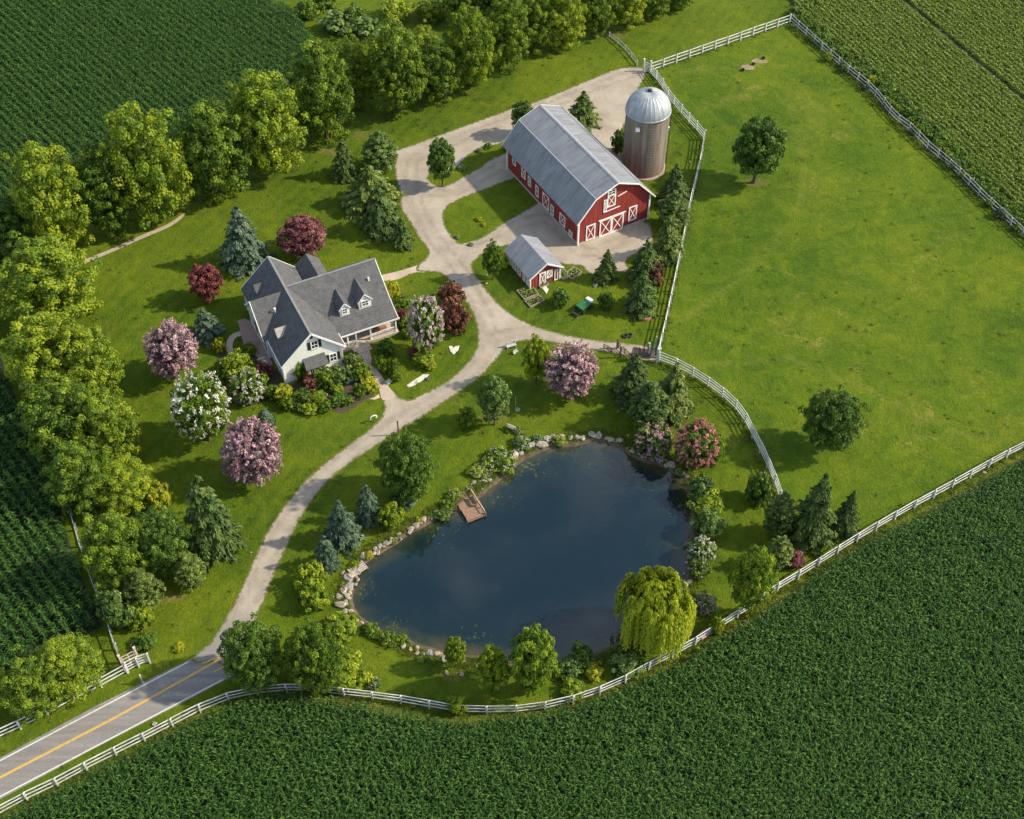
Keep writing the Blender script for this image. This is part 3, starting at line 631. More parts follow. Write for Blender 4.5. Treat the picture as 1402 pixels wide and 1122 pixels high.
P = [
 # north hedgerow, from its western end
 ('tree','lime',(22,198,118,347),'deciduous_tree','tree','bright yellow green tree at the western corner of the north hedgerow beside the corn',H1),
 ('tree','mid',(104,192,182,332),'deciduous_tree','tree','slim darker tree squeezed between the two bright western trees of the north hedgerow',H1),
 ('tree','lime',(146,144,250,308),'deciduous_tree','tree','largest yellow green tree of the north hedgerow, its foot beside the dirt path end',H1),
 ('tree','mid',(241,137,339,274),'deciduous_tree','tree','dark green hedgerow tree just right of the dirt path end',H1),
 ('tree','lime',(314,98,412,242),'deciduous_tree','tree','pale topped hedgerow tree above the blue spruce behind the house',H1),
 ('tree','mid',(396,50,482,202),'deciduous_tree','tree','tall yellow tipped hedgerow tree at the corner of the northern corn field',H1),
 ('tree','mid',(454,24,514,178),'deciduous_tree','tree','tall narrow hedgerow tree above the dark cone tree and its bushy neighbour',H1),
 ('tree','mid',(503,24,583,160),'deciduous_tree','tree','grey green tipped tree of the hedgerow next to the narrow one',H1),
 ('tree','lime',(556,34,604,92),'deciduous_tree','tree','small light tree peeping out at the back of the hedgerow middle',H1),
 ('tree','mid',(568,58,628,140),'deciduous_tree','tree','low green tree filling the gap in the middle of the north hedgerow',H1),
 ('tree','lime',(608,10,680,122),'deciduous_tree','tree','bright tree of the north hedgerow straight above the round tree island',H1),
 ('tree','mid',(663,-14,726,98),'deciduous_tree','tree','deep green hedgerow tree cut by the top edge of the photo above the gravel yard',H1),
 ('tree','mid',(704,-20,758,74),'deciduous_tree','tree','hedgerow tree straight above the barn roof peak',H1),
 ('tree','lime',(742,-26,802,68),'deciduous_tree','tree','yellow green hedgerow tree to the upper right of the barn peak',H1),
 ('tree','mid',(792,-30,842,50),'deciduous_tree','tree','hedgerow tree just left of the weathered rail above the silo',H1),
 ('tree','lime',(834,-30,884,38),'deciduous_tree','tree','light tree near the eastern end of the north hedgerow above the weathered rail',H1),
 ('tree','mid',(876,-34,918,26),'deciduous_tree','tree','low tree next to last at the eastern end of the north hedgerow',H1),
 ('tree','mid',(908,-40,952,14),'deciduous_tree','tree','last tree at the eastern end of the north hedgerow',H1),
 ('tree','dark',(640,-40,700,30),'deciduous_tree','tree','dark tree in the second row behind the north hedgerow left of the barn peak',H1),
 ('tree','dark',(-30,262,44,352),'deciduous_tree','tree','dark tree at the left edge of the photo where both hedgerows meet',H2),
 # west hedgerow
 ('tree','lime',(2,322,127,455),'deciduous_tree','tree','northernmost bright yellow green tree of the west hedgerow',H2),
 ('tree','lime',(10,425,120,560),'deciduous_tree','tree','second tree of the west hedgerow, hanging over the dark corn',H2),
 ('tree','lime',(70,440,162,560),'deciduous_tree','tree','broad yellow green hedgerow tree level with the west lilac tree',H2),
 ('tree','mid',(30,515,140,640),'deciduous_tree','tree','green hedgerow tree beside the corn level with the cream flowering tree',H2),
 ('tree','lime',(98,530,186,640),'deciduous_tree','tree','hedgerow tree bulging towards the cream flowering tree',H2),
 ('tree','mid',(62,600,160,705),'deciduous_tree','tree','hedgerow tree hiding the top of the wire fence along the corn',H2),
 ('tree','lime',(124,625,206,705),'deciduous_tree','tree','yellow tipped hedgerow tree level with the southern lilac tree',H2),
 ('bush','gold',(196,660,232,700),'golden_shrub','shrub','golden yellow shrub at the inner edge of the west hedgerow'),
 ('tree','mid',(116,696,202,816),'deciduous_tree','tree','pale green tree next to the wire fence left of the dark group of trees',H2),
 ('tree','dark',(188,684,260,804),'deciduous_tree','tree','dark tree between the wire fence tree and the grey green spruce',H2),
 ('conifer','spruce',(259,667,333,778),'spruce_tree','spruce','grey green dense spruce at the right end of the dark group left of the drive'),
 ('round_conifer','olive',(242,760,288,815),'small_conifer','conifer','small olive conifer at the foot of the grey green spruce'),
 ('round_conifer','olive',(180,780,230,848),'small_conifer','conifer','brownish olive conifer at the southern tip of the west hedgerow'),
 ('bush','sage',(138,806,180,864),'rounded_shrub','shrub','sage green shrub beside the wire fence at the southern hedgerow tip'),
 ('bush','lime',(174,824,208,862),'rounded_shrub','shrub','lime shrub at the very foot of the west hedgerow'),
 ('bush','dark',(186,866,214,892),'rounded_shrub','shrub','dark low shrub just behind the white gate panel by the road'),
 ('tree','lime',(40,866,137,962),'deciduous_tree','tree','yellow green tree behind the white roadside fence at the lower left'),
 ('tree','mid',(4,898,78,985),'deciduous_tree','tree','darker tree behind the roadside fence nearest the left edge of the photo'),
 # yard north of the house
 ('conifer','spruce',(455,190,491,252),'spruce_tree','spruce','small dark cone tree at the hedgerow foot left of its rounder neighbour'),
 ('round_conifer','sage',(497,179,548,245),'spruce_tree','spruce','bushy pointed tree at the corner of the gravel drive by the hedgerow'),
 ('conifer','olive',(472,232,548,302),'spruce_tree','spruce','large pale tipped conifer left of the drive, upper one of the overlapping pair'),
 ('conifer','spruce',(496,262,551,332),'spruce_tree','spruce','large dark conifer left of the drive, lower one of the overlapping pair'),
 ('conifer','spruce',(537,298,567,345),'young_tree','tree','small tree on a bare stem at the drive edge under the conifer pair'),
 ('small','dark',(584,189,624,248),'young_tree','tree','young leafy tree on the round grass island in the gravel yard'),
 ('conifer','blue',(306,289,370,380),'blue_spruce','spruce','large blue spruce behind the western roof of the farmhouse'),
 ('small','wine',(380,293,447,352),'purple_tree','tree','wine red bushy tree behind the farmhouse ridge','red leaved trees near the house'),
 ('small','maroon',(257,360,304,410),'purple_tree','tree','small dark maroon tree on the lawn left of the blue spruce','red leaved trees near the house'),
 ('small','plum',(199,444,269,515),'lilac_tree','flowering tree','lilac pink flowering tree on the west lawn nearest the hedgerow','lilac flowering trees',"lilac"),
 ('small','mid',(233,511,314,600),'white_blossom_tree','flowering tree','cream white flowering tree between the two lilac trees on the west lawn',None,'white='),
 ('small','plum',(304,576,385,658),'lilac_tree','flowering tree','lilac pink flowering tree on the lawn above the drive bend','lilac flowering trees',"lilac"),
 ('conifer','blue',(263,426,306,472),'blue_shrub','shrub','low blue conifer between the west lilac tree and the patio'),
 ('bush','gold',(292,462,309,483),'golden_shrub','shrub','tiny golden shrub right below the low blue conifer'),
 ('bush','lime',(302,480,344,520),'rounded_shrub','shrub','lime green shrub at the patio foot beside the white flowering shrub'),
 ('bush','mid',(316,507,362,553),'white_blossom_shrub','flowering shrub','white flowering shrub beside the lime shrub left of the house corner',None,'white'),
 ('bush','maroon',(344,496,370,522),'maroon_shrub','shrub','dark plum shrub at the left foot of the house wall'),
 ('bush','maroon',(262,600,270,608),None,None,None),
 # around the barn and the shed
 ('small','dark',(699,138,732,180),'deciduous_tree','tree','dark bushy tree behind the far left corner of the barn'),
 ('conifer','olive',(775,128,820,180),'conifer_tree','conifer','olive conifer with a rusty side behind the far barn roof'),
 ('bush','dark',(838,176,858,214),'rounded_shrub','shrub','dark shrub wedged between the barn roof and the silo'),
 ('small','mid',(660,331,690,377),'young_tree','tree','small tree at the left end of the little red shed'),
 ('bush','gold',(676,348,698,366),'golden_shrub','shrub','yellow green shrub between the small tree and the shed wall'),
 ('conifer','olive',(814,344,846,392),'conifer_tree','conifer','pointed olive green conifer on the lawn edge before the barn apron'),
 ('bush','dark',(756,396,778,422),'rounded_shrub','shrub','small dark shrub beside the vegetable beds'),
 ('bush','dark',(820,401,839,426),'rounded_shrub','shrub','small dark shrub on the lawn right of the green cart'),
 ('conifer','spruce',(860,334,904,396),'spruce_tree','spruce','dark pointed spruce at the right of the barn apron'),
 ('conifer','sage',(854,374,900,438),'spruce_tree','spruce','paler spruce right above the brick fire ring'),
 ('bush','brown',(886,360,908,392),'russet_shrub','shrub','russet shrub between the spruces and the white paddock fence'),
 ('conifer','spruce',(900,228,942,288),'spruce_tree','spruce','slender spruce at the foot of the silo by the paddock fence'),
 ('round_conifer','spruce',(896,262,944,324),'spruce_tree','spruce','middle bushy spruce between the barn and the paddock fence'),
 ('conifer','olive',(890,300,934,364),'spruce_tree','spruce','lowest bushy spruce of the three beside the barn front corner'),
 # paddock
 ('small','dark',(1004,160,1077,243),'deciduous_tree','tree','round dark tree standing alone in the upper pasture'),
 ('tree','dark',(1100,530,1181,618),'deciduous_tree','tree','large round dark tree standing alone in the lower pasture'),
 # lawn inside the drive loop
 ('small','mid',(559,408,607,478),'pale_blossom_tree','flowering tree','pale pink and white flowering tree on the lawn right of the porch',None,'blush'),
 ('bush','lilac',(566,406,598,432),None,None,None),
 ('bush','brown',(600,385,634,424),'russet_shrub','shrub','upper red brown shrub at the inner edge of the drive loop','red brown shrubs of the drive loop'),
 ('bush','brown',(606,410,641,458),'russet_shrub','shrub','lower larger red brown shrub at the inner edge of the drive loop','red brown shrubs of the drive loop'),
 ('small','lime',(715,456,755,524),'young_tree','tree','bright green tree on the lawn left of the pink flowering tree'),
 ('small','plum',(747,471,819,542),'pink_blossom_tree','flowering tree','large pink flowering tree between the yard lane and the pond',None,'pink'),
 ('small','sage',(654,515,699,577),'young_tree','tree','light green oval tree with stones at its foot above the pond'),
 ('bush','lime',(627,558,651,589),'rounded_shrub','shrub','bright low shrub in the shadow of the light green oval tree'),
 ('tree','dark',(517,588,594,688),'deciduous_tree','tree','big round tree between the drive and the dock'),
 ('conifer','blue',(536,662,572,696),'blue_shrub','shrub','low blue conifer at the foot of the big round tree'),
 ('conifer','blue',(488,668,524,724),'blue_spruce','spruce','small blue green spruce left of the big round tree','blue spruces above the pond'),
 ('conifer','blue',(446,691,496,759),'blue_spruce','spruce','tallest of the blue green spruces above the rocky pond shore','blue spruces above the pond'),
 ('conifer','blue',(431,738,466,787),'blue_spruce','spruce','darkest and lowest blue spruce beside the stony pond corner','blue spruces above the pond'),
 ('bush','lime',(520,690,549,727),'rounded_shrub','shrub','lime green shrub on the shore right of the small blue green spruce'),
 ('bush','lime',(405,770,441,808),'rounded_shrub','shrub','upper lime shrub with a dry pinkish top by the drive'),
 ('bush','lime',(410,796,447,836),'rounded_shrub','shrub','lower lime shrub by the drive right under its dry topped neighbour'),
 ('bush','lime',(446,838,488,876),'rounded_shrub','shrub','round lime shrub at the west end of the pond'),
 # by the road
 ('tree','dark',(303,846,388,946),'deciduous_tree','tree','dark round tree where the drive meets the road'),
 ('tree','mid',(388,850,472,950),'deciduous_tree','tree','pale green tree right of the round tree by the road'),
 ('bush','lime',(444,896,500,944),'rounded_shrub','shrub','yellow green shrub spreading from the pale tree along the white fence'),
 ('small','lime',(607,868,639,916),'young_tree','tree','smallest tree on the south bank with its own round shadow'),
 ('small','lime',(651,876,698,952),'young_tree','tree','slim bright tree on the south bank left of the larger one'),
 ('small','mid',(697,859,763,946),'young_tree','tree','larger tree on the south bank leaning over the water'),
 ('bush','lime',(718,923,740,949),'rounded_shrub','shrub','small lime shrub in front of the larger south bank tree'),
 ('bush','lime',(613,952,637,979),'rounded_shrub','shrub','small shrub growing through the white fence south of the pond'),
 # east of the pond
 ('conifer','spruce',(838,490,894,560),'spruce_tree','spruce','northern spruce of the clump at the pond head'),
 ('round_conifer','spruce',(856,522,916,602),'spruce_tree','spruce','tall middle spruce of the clump leaning over the pond'),
 ('conifer','olive',(890,502,946,582),'spruce_tree','spruce','eastern broad spruce of the clump below the curved fence'),
 ('bush','mid',(870,580,922,628),'lilac_shrub','flowering shrub','lilac shrub at the water under the spruce clump',None,'lilac'),
 ('small','dark',(924,578,984,640),'pink_blossom_tree','flowering tree','salmon pink flowering tree at the north east pond corner',None,'rose'),
 ('bush','mid',(962,596,990,640),'rounded_shrub','shrub','green shrub against the right side of the salmon pink tree'),
 ('bush','sage',(944,650,978,688),'rounded_shrub','shrub','upper shrub of the leafy row along the east shore'),
 ('bush','lime',(950,672,990,708),'rounded_shrub','shrub','yellow green second shrub of the leafy row along the east shore'),
 ('bush','sage',(950,698,990,740),'rounded_shrub','shrub','lowest shrub of the leafy row along the east shore'),
 ('bush','mid',(944,736,980,772),'white_blossom_shrub','flowering shrub','white flowering shrub on the east shore under the leafy row',None,'white'),
 ('bush','mid',(944,764,972,792),'white_blossom_shrub','flowering shrub','lower white flowering shrub on the east shore above the willow',None,'white-'),
 ('bush','sage',(950,814,981,842),'lilac_shrub','flowering shrub','pale lilac shrub right of the willow crown',None,'lilac'),
 ('bush','dark',(1022,648,1056,692),'rounded_shrub','shrub','dark upper shrub at the end of the curved fence'),
 ('round_conifer','spruce',(1038,672,1082,748),'spruce_tree','spruce','shaded spruce in front of the foot of the curved fence'),
 ('conifer','spruce',(1074,658,1138,760),'spruce_tree','spruce','large dark spruce at the lower corner of the pasture'),
 ('conifer','spruce',(1133,677,1173,741),'spruce_tree','spruce','small pointed spruce right of the large one near the long white fence'),
 ('small','lime',(1000,744,1064,832),'deciduous_tree','tree','feathery lime tree against the long white fence right of the willow'),
 ('round_conifer','olive',(1044,734,1083,788),'conifer_tree','conifer','grey olive conifer between the lime tree and the large spruce'),
 ('bush','wine',(1077,753,1099,779),'red_shrub','shrub','small dusty pink shrub beside the long white fence'),
 ('willow','willow',(840,774,951,894),'willow_tree','willow','weeping yellow green willow on the south east shore of the pond'),
 ('bush','lime',(972,843,991,872),'rounded_shrub','shrub','small lime shrub growing at the white fence right of the willow'),
 ('bush','sage',(838,898,876,926),'pale_shrub','shrub','silvery leaved shrub left of the willow foot behind the fence'),
 ('bush','dark',(780,882,812,914),'rounded_shrub','shrub','dark shrub standing in the shallow water left of the willow'),
 ('bush','gold',(800,908,824,930),'golden_shrub','shrub','low yellow shrub on the bank under the water plants'),
 ('bush','sage',(764,902,798,926),'pale_shrub','shrub','grey green bank plant right of the larger south bank tree'),
 ('bush','lime',(770,932,800,956),'rounded_shrub','shrub','yellow green tuft shrub behind the fence below the pale bank plant'),
 # house beds
 ('bush','mid',(401,490,421,526),'climbing_shrub','shrub','green climber on the front wall left of the bay window'),
 ('bush','brown',(414,511,438,536),'russet_shrub','shrub','russet shrub before the bay window'),
 ('bush','mid',(430,503,458,534),'rounded_shrub','shrub','tall green shrub before the bay window'),
 ('bush','sage',(450,500,478,528),'rounded_shrub','shrub','grey green shrub right of the bay window'),
 ('bush','lime',(424,534,446,554),'rounded_shrub','shrub','bright lime shrub at the tip of the front bed'),
 ('bush','gold',(376,526,401,552),'golden_shrub','shrub','yellow green shrub at the front left corner of the house bed'),
 ('bush','lime',(384,540,405,562),'rounded_shrub','shrub','lime shrub edging the lawn at the house bed corner'),
 ('bush','dark',(402,532,426,558),'rounded_shrub','shrub','dark shrub in the middle of the front bed'),
 ('bush','dark',(398,546,416,562),'pale_shrub','flowering shrub','low white dotted shrub in the front bed',None,'white-'),
 ('bush','olive',(470,483,496,510),'rounded_shrub','shrub','olive shrub left of the front walk near the porch'),
 ('bush','lime',(484,497,508,522),'rounded_shrub','shrub','lime shrub left of the front walk in its middle'),
 ('bush','gold',(494,517,517,536),'golden_shrub','shrub','bright yellow shrub left of the front walk'),
 ('bush','dark',(453,538,474,556),'rounded_shrub','shrub','dark clipped shrub inside the curved bed edging'),
 ('bush','mid',(466,540,484,556),'rounded_shrub','shrub','smaller clipped shrub inside the curved bed edging'),
 ('bush','dark',(517,464,539,488),'rounded_shrub','shrub','dark blue green shrub right of the porch steps'),
 ('bush','lime',(510,486,528,504),'rounded_shrub','shrub','first lime ball right of the front walk'),
 ('bush','lime',(520,491,534,514),'rounded_shrub','shrub','second lime ball right of the front walk'),
 ('bush','mid',(530,490,546,514),'rounded_shrub','shrub','green ball beside the lime balls right of the front walk'),
 ('bush','gold',(526,384,547,414),'golden_shrub','shrub','tall golden shrub at the back right corner of the house'),
 ('bush','mid',(540,404,562,424),'rounded_shrub','shrub','green shrub below the golden one at the right house corner'),
 ('bush','dark',(538,408,552,424),'rounded_shrub','shrub','dark shrub tight against the right house corner'),
 ('bush','maroon',(541,424,557,442),'maroon_shrub','shrub','small maroon shrub at the right end of the porch'),
 ('bush','lime',(548,432,566,452),'rounded_shrub','shrub','lime shrub at the right end of the porch railing'),
 ('bush','mid',(550,448,566,464),'rounded_shrub','shrub','green shrub between the porch railing and the pale flowering tree'),
 ('bush','lime',(566,482,594,502),'rounded_shrub','shrub','lime shrub on the lawn below the pale flowering tree'),
 ('bush','brown',(558,474,574,492),'russet_shrub','shrub','small russet shrub on the lawn below the pale flowering tree'),
 ('bush','gold',(583,494,597,508),'golden_shrub','shrub','small round yellow shrub on the lawn above the white stone strip'),
 # scrub beyond the hedgerow
 ('bush','mid',(404,2,438,26),'wild_bush','bush','green bush in the rough ground next to the northern corn corner'),
 ('bush','sage',(442,18,482,44),'wild_bush','bush','grey green bush in the rough ground behind the tall hedgerow tree'),
 ('bush','dark',(470,8,500,40),'wild_bush','bush','dark bush in the rough ground nearest the top edge'),
 ('bush','sage',(484,24,520,52),'wild_bush','bush','wide grey bush right behind the narrow hedgerow tree'),
 ('bush','lime',(520,2,560,30),'wild_bush','bush','lime bush at the top edge of the rough ground'),
 ('bush','lime',(570,0,610,28),'wild_bush','bush','yellow green bush at the back of the hedgerow middle'),
 ('bush','mid',(424,-8,460,12),'wild_bush','bush','bush cut by the top edge beside the northern corn'),
 ('small','mid',(606,-30,650,24),'wild_tree','tree','small tree behind the hedgerow, cut by the top edge'),
]
P += [
 ('bush','lime',(330,470,350,486),'rounded_shrub','shrub','small lime shrub between the patio loop and the house wall'),
 ('bush','mid',(296,500,318,524),'rounded_shrub','shrub','green shrub at the outer edge of the west flower bed'),
 ('bush','sage',(322,536,344,556),'rounded_shrub','shrub','grey green shrub at the lower edge of the west flower bed'),
 ('bush','mid',(364,528,384,548),'rounded_shrub','shrub','green shrub at the house corner left of the golden one'),
 ('bush','lime',(412,552,432,568),'rounded_shrub','shrub','lime tuft shrub at the lawn edge of the front bed'),
 ('bush','mid',(436,546,456,564),'rounded_shrub','shrub','green shrub at the left end of the curved bed edging'),
 ('bush','dark',(478,506,494,524),'rounded_shrub','shrub','dark shrub tucked behind the long trough'),
 ('bush','mid',(484,526,500,546),'rounded_shrub','shrub','green shrub at the right end of the curved bed edging'),
 ('bush','lime',(452,524,470,540),'rounded_shrub','shrub','lime shrub in front of the long trough'),
 ('bush','mid',(534,506,550,524),'rounded_shrub','shrub','low green shrub at the lower end of the bed right of the walk'),
]
for e in P:
    if e[3] is None: continue
    form, leaf, box, name, cat, label = e[:6]; group = e[6] if len(e) > 6 else None; petal = e[7] if len(e) > 7 else None
    plant(form, leaf, box, name, cat, label, group, petal)

# clipped teardrop shrub (stands near the white flowering shrub)
D = sph(1500); u = (D[:, 2]+1)/2; rr = np.sqrt(np.maximum(0, 1-D[:, 2]**2))*(1.12-0.75*u)
C = np.c_[D[:, 0]/np.sqrt(1-D[:, 2]**2+1e-6)*rr, D[:, 1]/np.sqrt(1-D[:, 2]**2+1e-6)*rr, u*2.0]+rng.normal(size=D.shape)*0.02
me = leaves_mesh('clipped_foliage', C, D+rng.normal(size=D.shape)*0.3, 0.09, 0.05, 0.45+rng.normal(size=len(D))*0.15, LEAF['blue'])
g = at(366, 586); r_ = empty('clipped_shrub', g, 0, (1.45, 1.45, 1.65)); mesh_child('foliage', me, r_, (0, 0, 0.05)); mesh_child('trunk', trunk_mesh('conifer'), r_)
tag(r_, 'smooth teardrop shaped blue green clipped shrub on the lawn below the white flowering shrub', 'shrub')

# ------------------------------------------------------------ fences
def resample(pts, step):
    out = [Vector(pts[0])]; acc = 0
    L = [0]
    for a, b in zip(pts, pts[1:]): L.append(L[-1]+(Vector(b)-Vector(a)).length)
    n = max(1, round(L[-1]/step)); res = []
    for i in range(n+1):
        s = L[-1]*i/n; k = 0
        while k < len(L)-2 and L[k+1] < s: k += 1
        f = (s-L[k])/(L[k+1]-L[k]+1e-9); res.append(Vector(pts[k]).lerp(Vector(pts[k+1]), f))
    return res
def fence(px, name, label, group=None, step=3.0, h=1.55, rails=3, m=None, smooth_=True, lean=0.02, railw=0.055, railh=0.15):
    pts = flat(px)
    if smooth_: pts = catmull(pts, 4, False)
    ps = resample([Vector(p) for p in pts], step); m = m or FENCEW
    root = empty(name, (ps[0].x, ps[0].y, 0)); o0 = ps[0]
    tag(root, label, 'fence', group)
    hw = 0.085; pm = None
    tops = []
    for i, p in enumerate(ps):
        q = p-o0; d = (ps[min(i+1, len(ps)-1)]-ps[max(i-1, 0)]); a = math.atan2(d.y, d.x)
        if pm is None:
            mb = MB().box((-hw, -hw, -0.2), (hw, hw, h+0.10)); mb.add([(-hw*1.3, -hw*1.3, h+0.10), (hw*1.3, -hw*1.3, h+0.10), (hw*1.3, hw*1.3, h+0.10), (-hw*1.3, hw*1.3, h+0.10), (0, 0, h+0.2)], [(0,3,2,1),(0,1,4),(1,2,4),(2,3,4),(3,0,4)])
            po = mb.build('post', m, root); pm = po.data
        else: po = mesh_child('post', pm, root)
        po.location = (q.x, q.y, 0); po.rotation_euler = (random.gauss(0, lean), random.gauss(0, lean), a)
        tops.append((q, a))
    for k in range(rails):
        z = h*(0.98-k*0.78/(rails-1)); mb = MB()
        for (q, a), (r, b) in zip(tops, tops[1:]):
            za, zb = z+random.gauss(0, 0.03), z+random.gauss(0, 0.03)
            n = Vector((-(r-q).y, (r-q).x)).normalized()*(hw+railw/2+0.003)
            if k == 0 or True:
                mb.bar((q.x+n.x, q.y+n.y, za), (r.x+n.x, r.y+n.y, zb), railw, railh)
        mb.build('rail', m, root)
    return root
F1 = [(-90,1160),(0,1117),(31,1100),(87,1073),(126,1052),(177,1026),(221,1004),(268,979),(311,961),(351,952),(388,948),(418,949),(443,950),(491,957),(526,960),(568,967),(608,974),(637,978),(685,978),(724,976),(754,971),(800,959),(852,938),(891,916),(933,895),(972,871),(1009,847),(1029,835),(1068,807),(1089,795),(1118,777),(1170,744),(1231,708),(1270,687),(1308,666),(1359,637),(1402,615),(1500,566)]
fence(F1, 'board_fence', 'long white three board fence along the edge of the southern corn field', step=3.1)
fence([(-90,1050),(0,1012),(49,988),(99,961),(140,941),(175,922)], 'board_fence', 'white board fence on the far side of the road at the lower left', step=3.1)
fence([(206,908),(190,914),(176,921)][::-1], 'board_fence', 'short white fence stub between the gate panel and the drive mouth', step=1.5, h=1.9, rails=4, smooth_=False)
fence([(172,915),(160,888),(148,850),(129,800),(114,755),(100,708),(86,662),(72,612),(60,565)], 'wire_fence', 'thin grey white fence between the west hedgerow and the dark corn', step=2.6, h=1.3, rails=2, m=FENCEG)
fence([(902,487),(915,431),(932,351),(945,283),(960,221),(964,192)], 'board_fence', 'straight white four board paddock fence from the lane gate up past the spruces', step=2.6, h=1.75, rails=4, smooth_=False)
fence([(964,191),(948,173),(919.5,141),(905.6,119),(889.5,99)], 'board_fence', 'white paddock fence running from its corner up behind the silo', step=2.6, h=1.75, rails=4)
fence([(890,99),(1081,32)], 'board_fence', 'straight white board fence along the top end of the pasture', step=2.7, h=1.6, rails=3, smooth_=False)
fence([(1081,30),(1114,60),(1154,96),(1193,128),(1221,162),(1245,181),(1272,208),(1308,238),(1351,281),(1381,308),(1402,328),(1500,414)], 'weathered_fence', 'weathered grey fence between the pasture and the bean field', step=2.6, h=1.5, rails=3, m=FENCEG, lean=0.05)
fence([(902,496),(919,502),(942,514),(965,528),(987,544),(1013,569),(1024,591),(1036,612),(1053,649),(1062,672),(1074,708)], 'board_fence', 'curved four board fence between the pond lawn and the lower pasture', step=2.5, h=1.75, rails=4)
fence([(834,51),(845,60),(856,70),(872,90)], 'rail_fence', 'short weathered rail fence from the hedgerow to the yard corner', step=2.6, h=0.9, rails=2, m=FENCEG)

# white gate panels
def gate(name, px0, px1, h, label, m=FENCEW, bars=5, post=True, dark=None):
    p, q = at(*px0), at(*px1); d = q-p; L = d.length; root = empty(name, p, math.atan2(d.y, d.x)); tag(root, label, 'gate')
    mb = MB(); mb.box((0, -0.03, 0.15), (0.1, 0.03, h)); mb.box((L-0.1, -0.03, 0.15), (L, 0.03, h)); mb.box((L/2-0.05, -0.03, 0.15), (L/2+0.05, 0.03, h))
    mb.build('gate_frame', m, root)
    mb = MB()
    for k in range(bars):
        z = 0.2+(h-0.35)*k/(bars-1); mb.box((0.1, -0.02, z), (L-0.1, 0.02, z+0.12))
    mb.build('gate_bars', dark or m, root)
    if post:
        for x in (-0.16, L+0.16):
            MB().box((x-0.1, -0.1, -0.1), (x+0.1, 0.1, h+0.45)).box((x-0.14, -0.14, h+0.45), (x+0.14, 0.14, h+0.53)).build('gate_post', m, root)
    return root
gate('field_gate', (173,917), (190,908), 2.6, 'tall reddish white gate panel at the corner of the roadside fence', simple('rosy_white', (0.55, 0.44, 0.40), 0.6, var=0.1))
gate('yard_gate', (882,98), (889,100), 1.9, 'narrow white gate at the end of the gravel yard above the silo')
IRON = simple('rusty_iron', (0.10, 0.065, 0.05), 0.7, var=0.3, scale=6)
gate('lane_gate', (899,489), (889,485), 1.5, 'dark barred metal gate at the end of the lane by the paddock fence', FENCEG, 5, True, DARKM)
t_ = gate('open_gate', (864,494), (846,478), 1.25, 'dark brown open gate leaf standing across the lane', IRON, 4, True)
t_ = gate('hurdle', (838,484), (826,478), 1.0, 'low brown hurdle at the lane edge right of the pink flowering tree', IRON, 3, False)
# lane posts
def posts(px, h, m, label, cap=None, r=0.11):
    root = empty('gate_post', at(*px)); tag(root, label, 'post')
    MB().box((-r, -r, -0.1), (r, r, h)).build('post_shaft', m, root)
    MB().lathe([(0.02, h+0.32), (r*1.1, h+0.25), (r*1.35, h+0.12), (r*1.0, h)], 12).build('post_cap', cap or m, root, True)
TIMB = simple('weathered_timber', (0.21, 0.14, 0.09), 0.85, var=0.3, scale=4, bmp=0.4)
CAPM = simple('ochre_cap', (0.55, 0.36, 0.16), 0.6)
posts((849,490), 2.1, TIMB, 'brown post with an ochre cap beside the open gate leaf', CAPM)
posts((875,492), 2.1, TIMB, 'brown post with an ochre cap in front of the cattle grid', CAPM)
posts((899,497), 2.5, FENCEW, 'tall white post where the curved and straight paddock fences meet', FENCEW, 0.13)
posts((902,494), 2.2, FENCEW, 'second white post right beside the tallest fence junction post', FENCEW, 0.12)
posts((546,596), 2.4, TIMB, 'lone dark post at the drive edge above the big round tree', DARKM, 0.08)
posts((897,478), 2.2, simple('blue_post', (0.25, 0.40, 0.55), 0.5), 'pale blue pole standing left of the fence junction', FENCEW, 0.06)
posts((196,936), 1.6, FENCEG, 'slanted marker post on the verge between the fence stub and the road', FENCEW, 0.07)
posts((706,556), 2.0, simple('garden_pole', (0.22, 0.38, 0.42), 0.5), 'thin bluish pole on the lawn right of the oval tree', DARKM, 0.04)
# cattle grid
p, q = at(866,487), at(886,491); d = q-p; root = empty('cattle_grid', p, math.atan2(d.y, d.x)); tag(root, 'dark cattle grid set in the lane in front of the paddock gate', 'cattle grid')
MB().box((0, -0.1, -0.03), (2.2, 0.05, 0.12)).box((0, 1.45, -0.03), (2.2, 1.6, 0.12)).box((-0.15, -0.1, -0.03), (0, 1.6, 0.12)).box((2.2, -0.1, -0.03), (2.35, 1.6, 0.12)).build('grid_frame', IRON, root)
mb = MB(); [mb.box((0.08+k*0.2, 0.05, 0.03), (0.17+k*0.2, 1.45, 0.10)) for k in range(11)]; mb.build('grid_bars', IRON, root)
MB().box((0, 0.05, 0.018), (2.2, 1.45, 0.024)).build('grid_pit', DARKM, root)

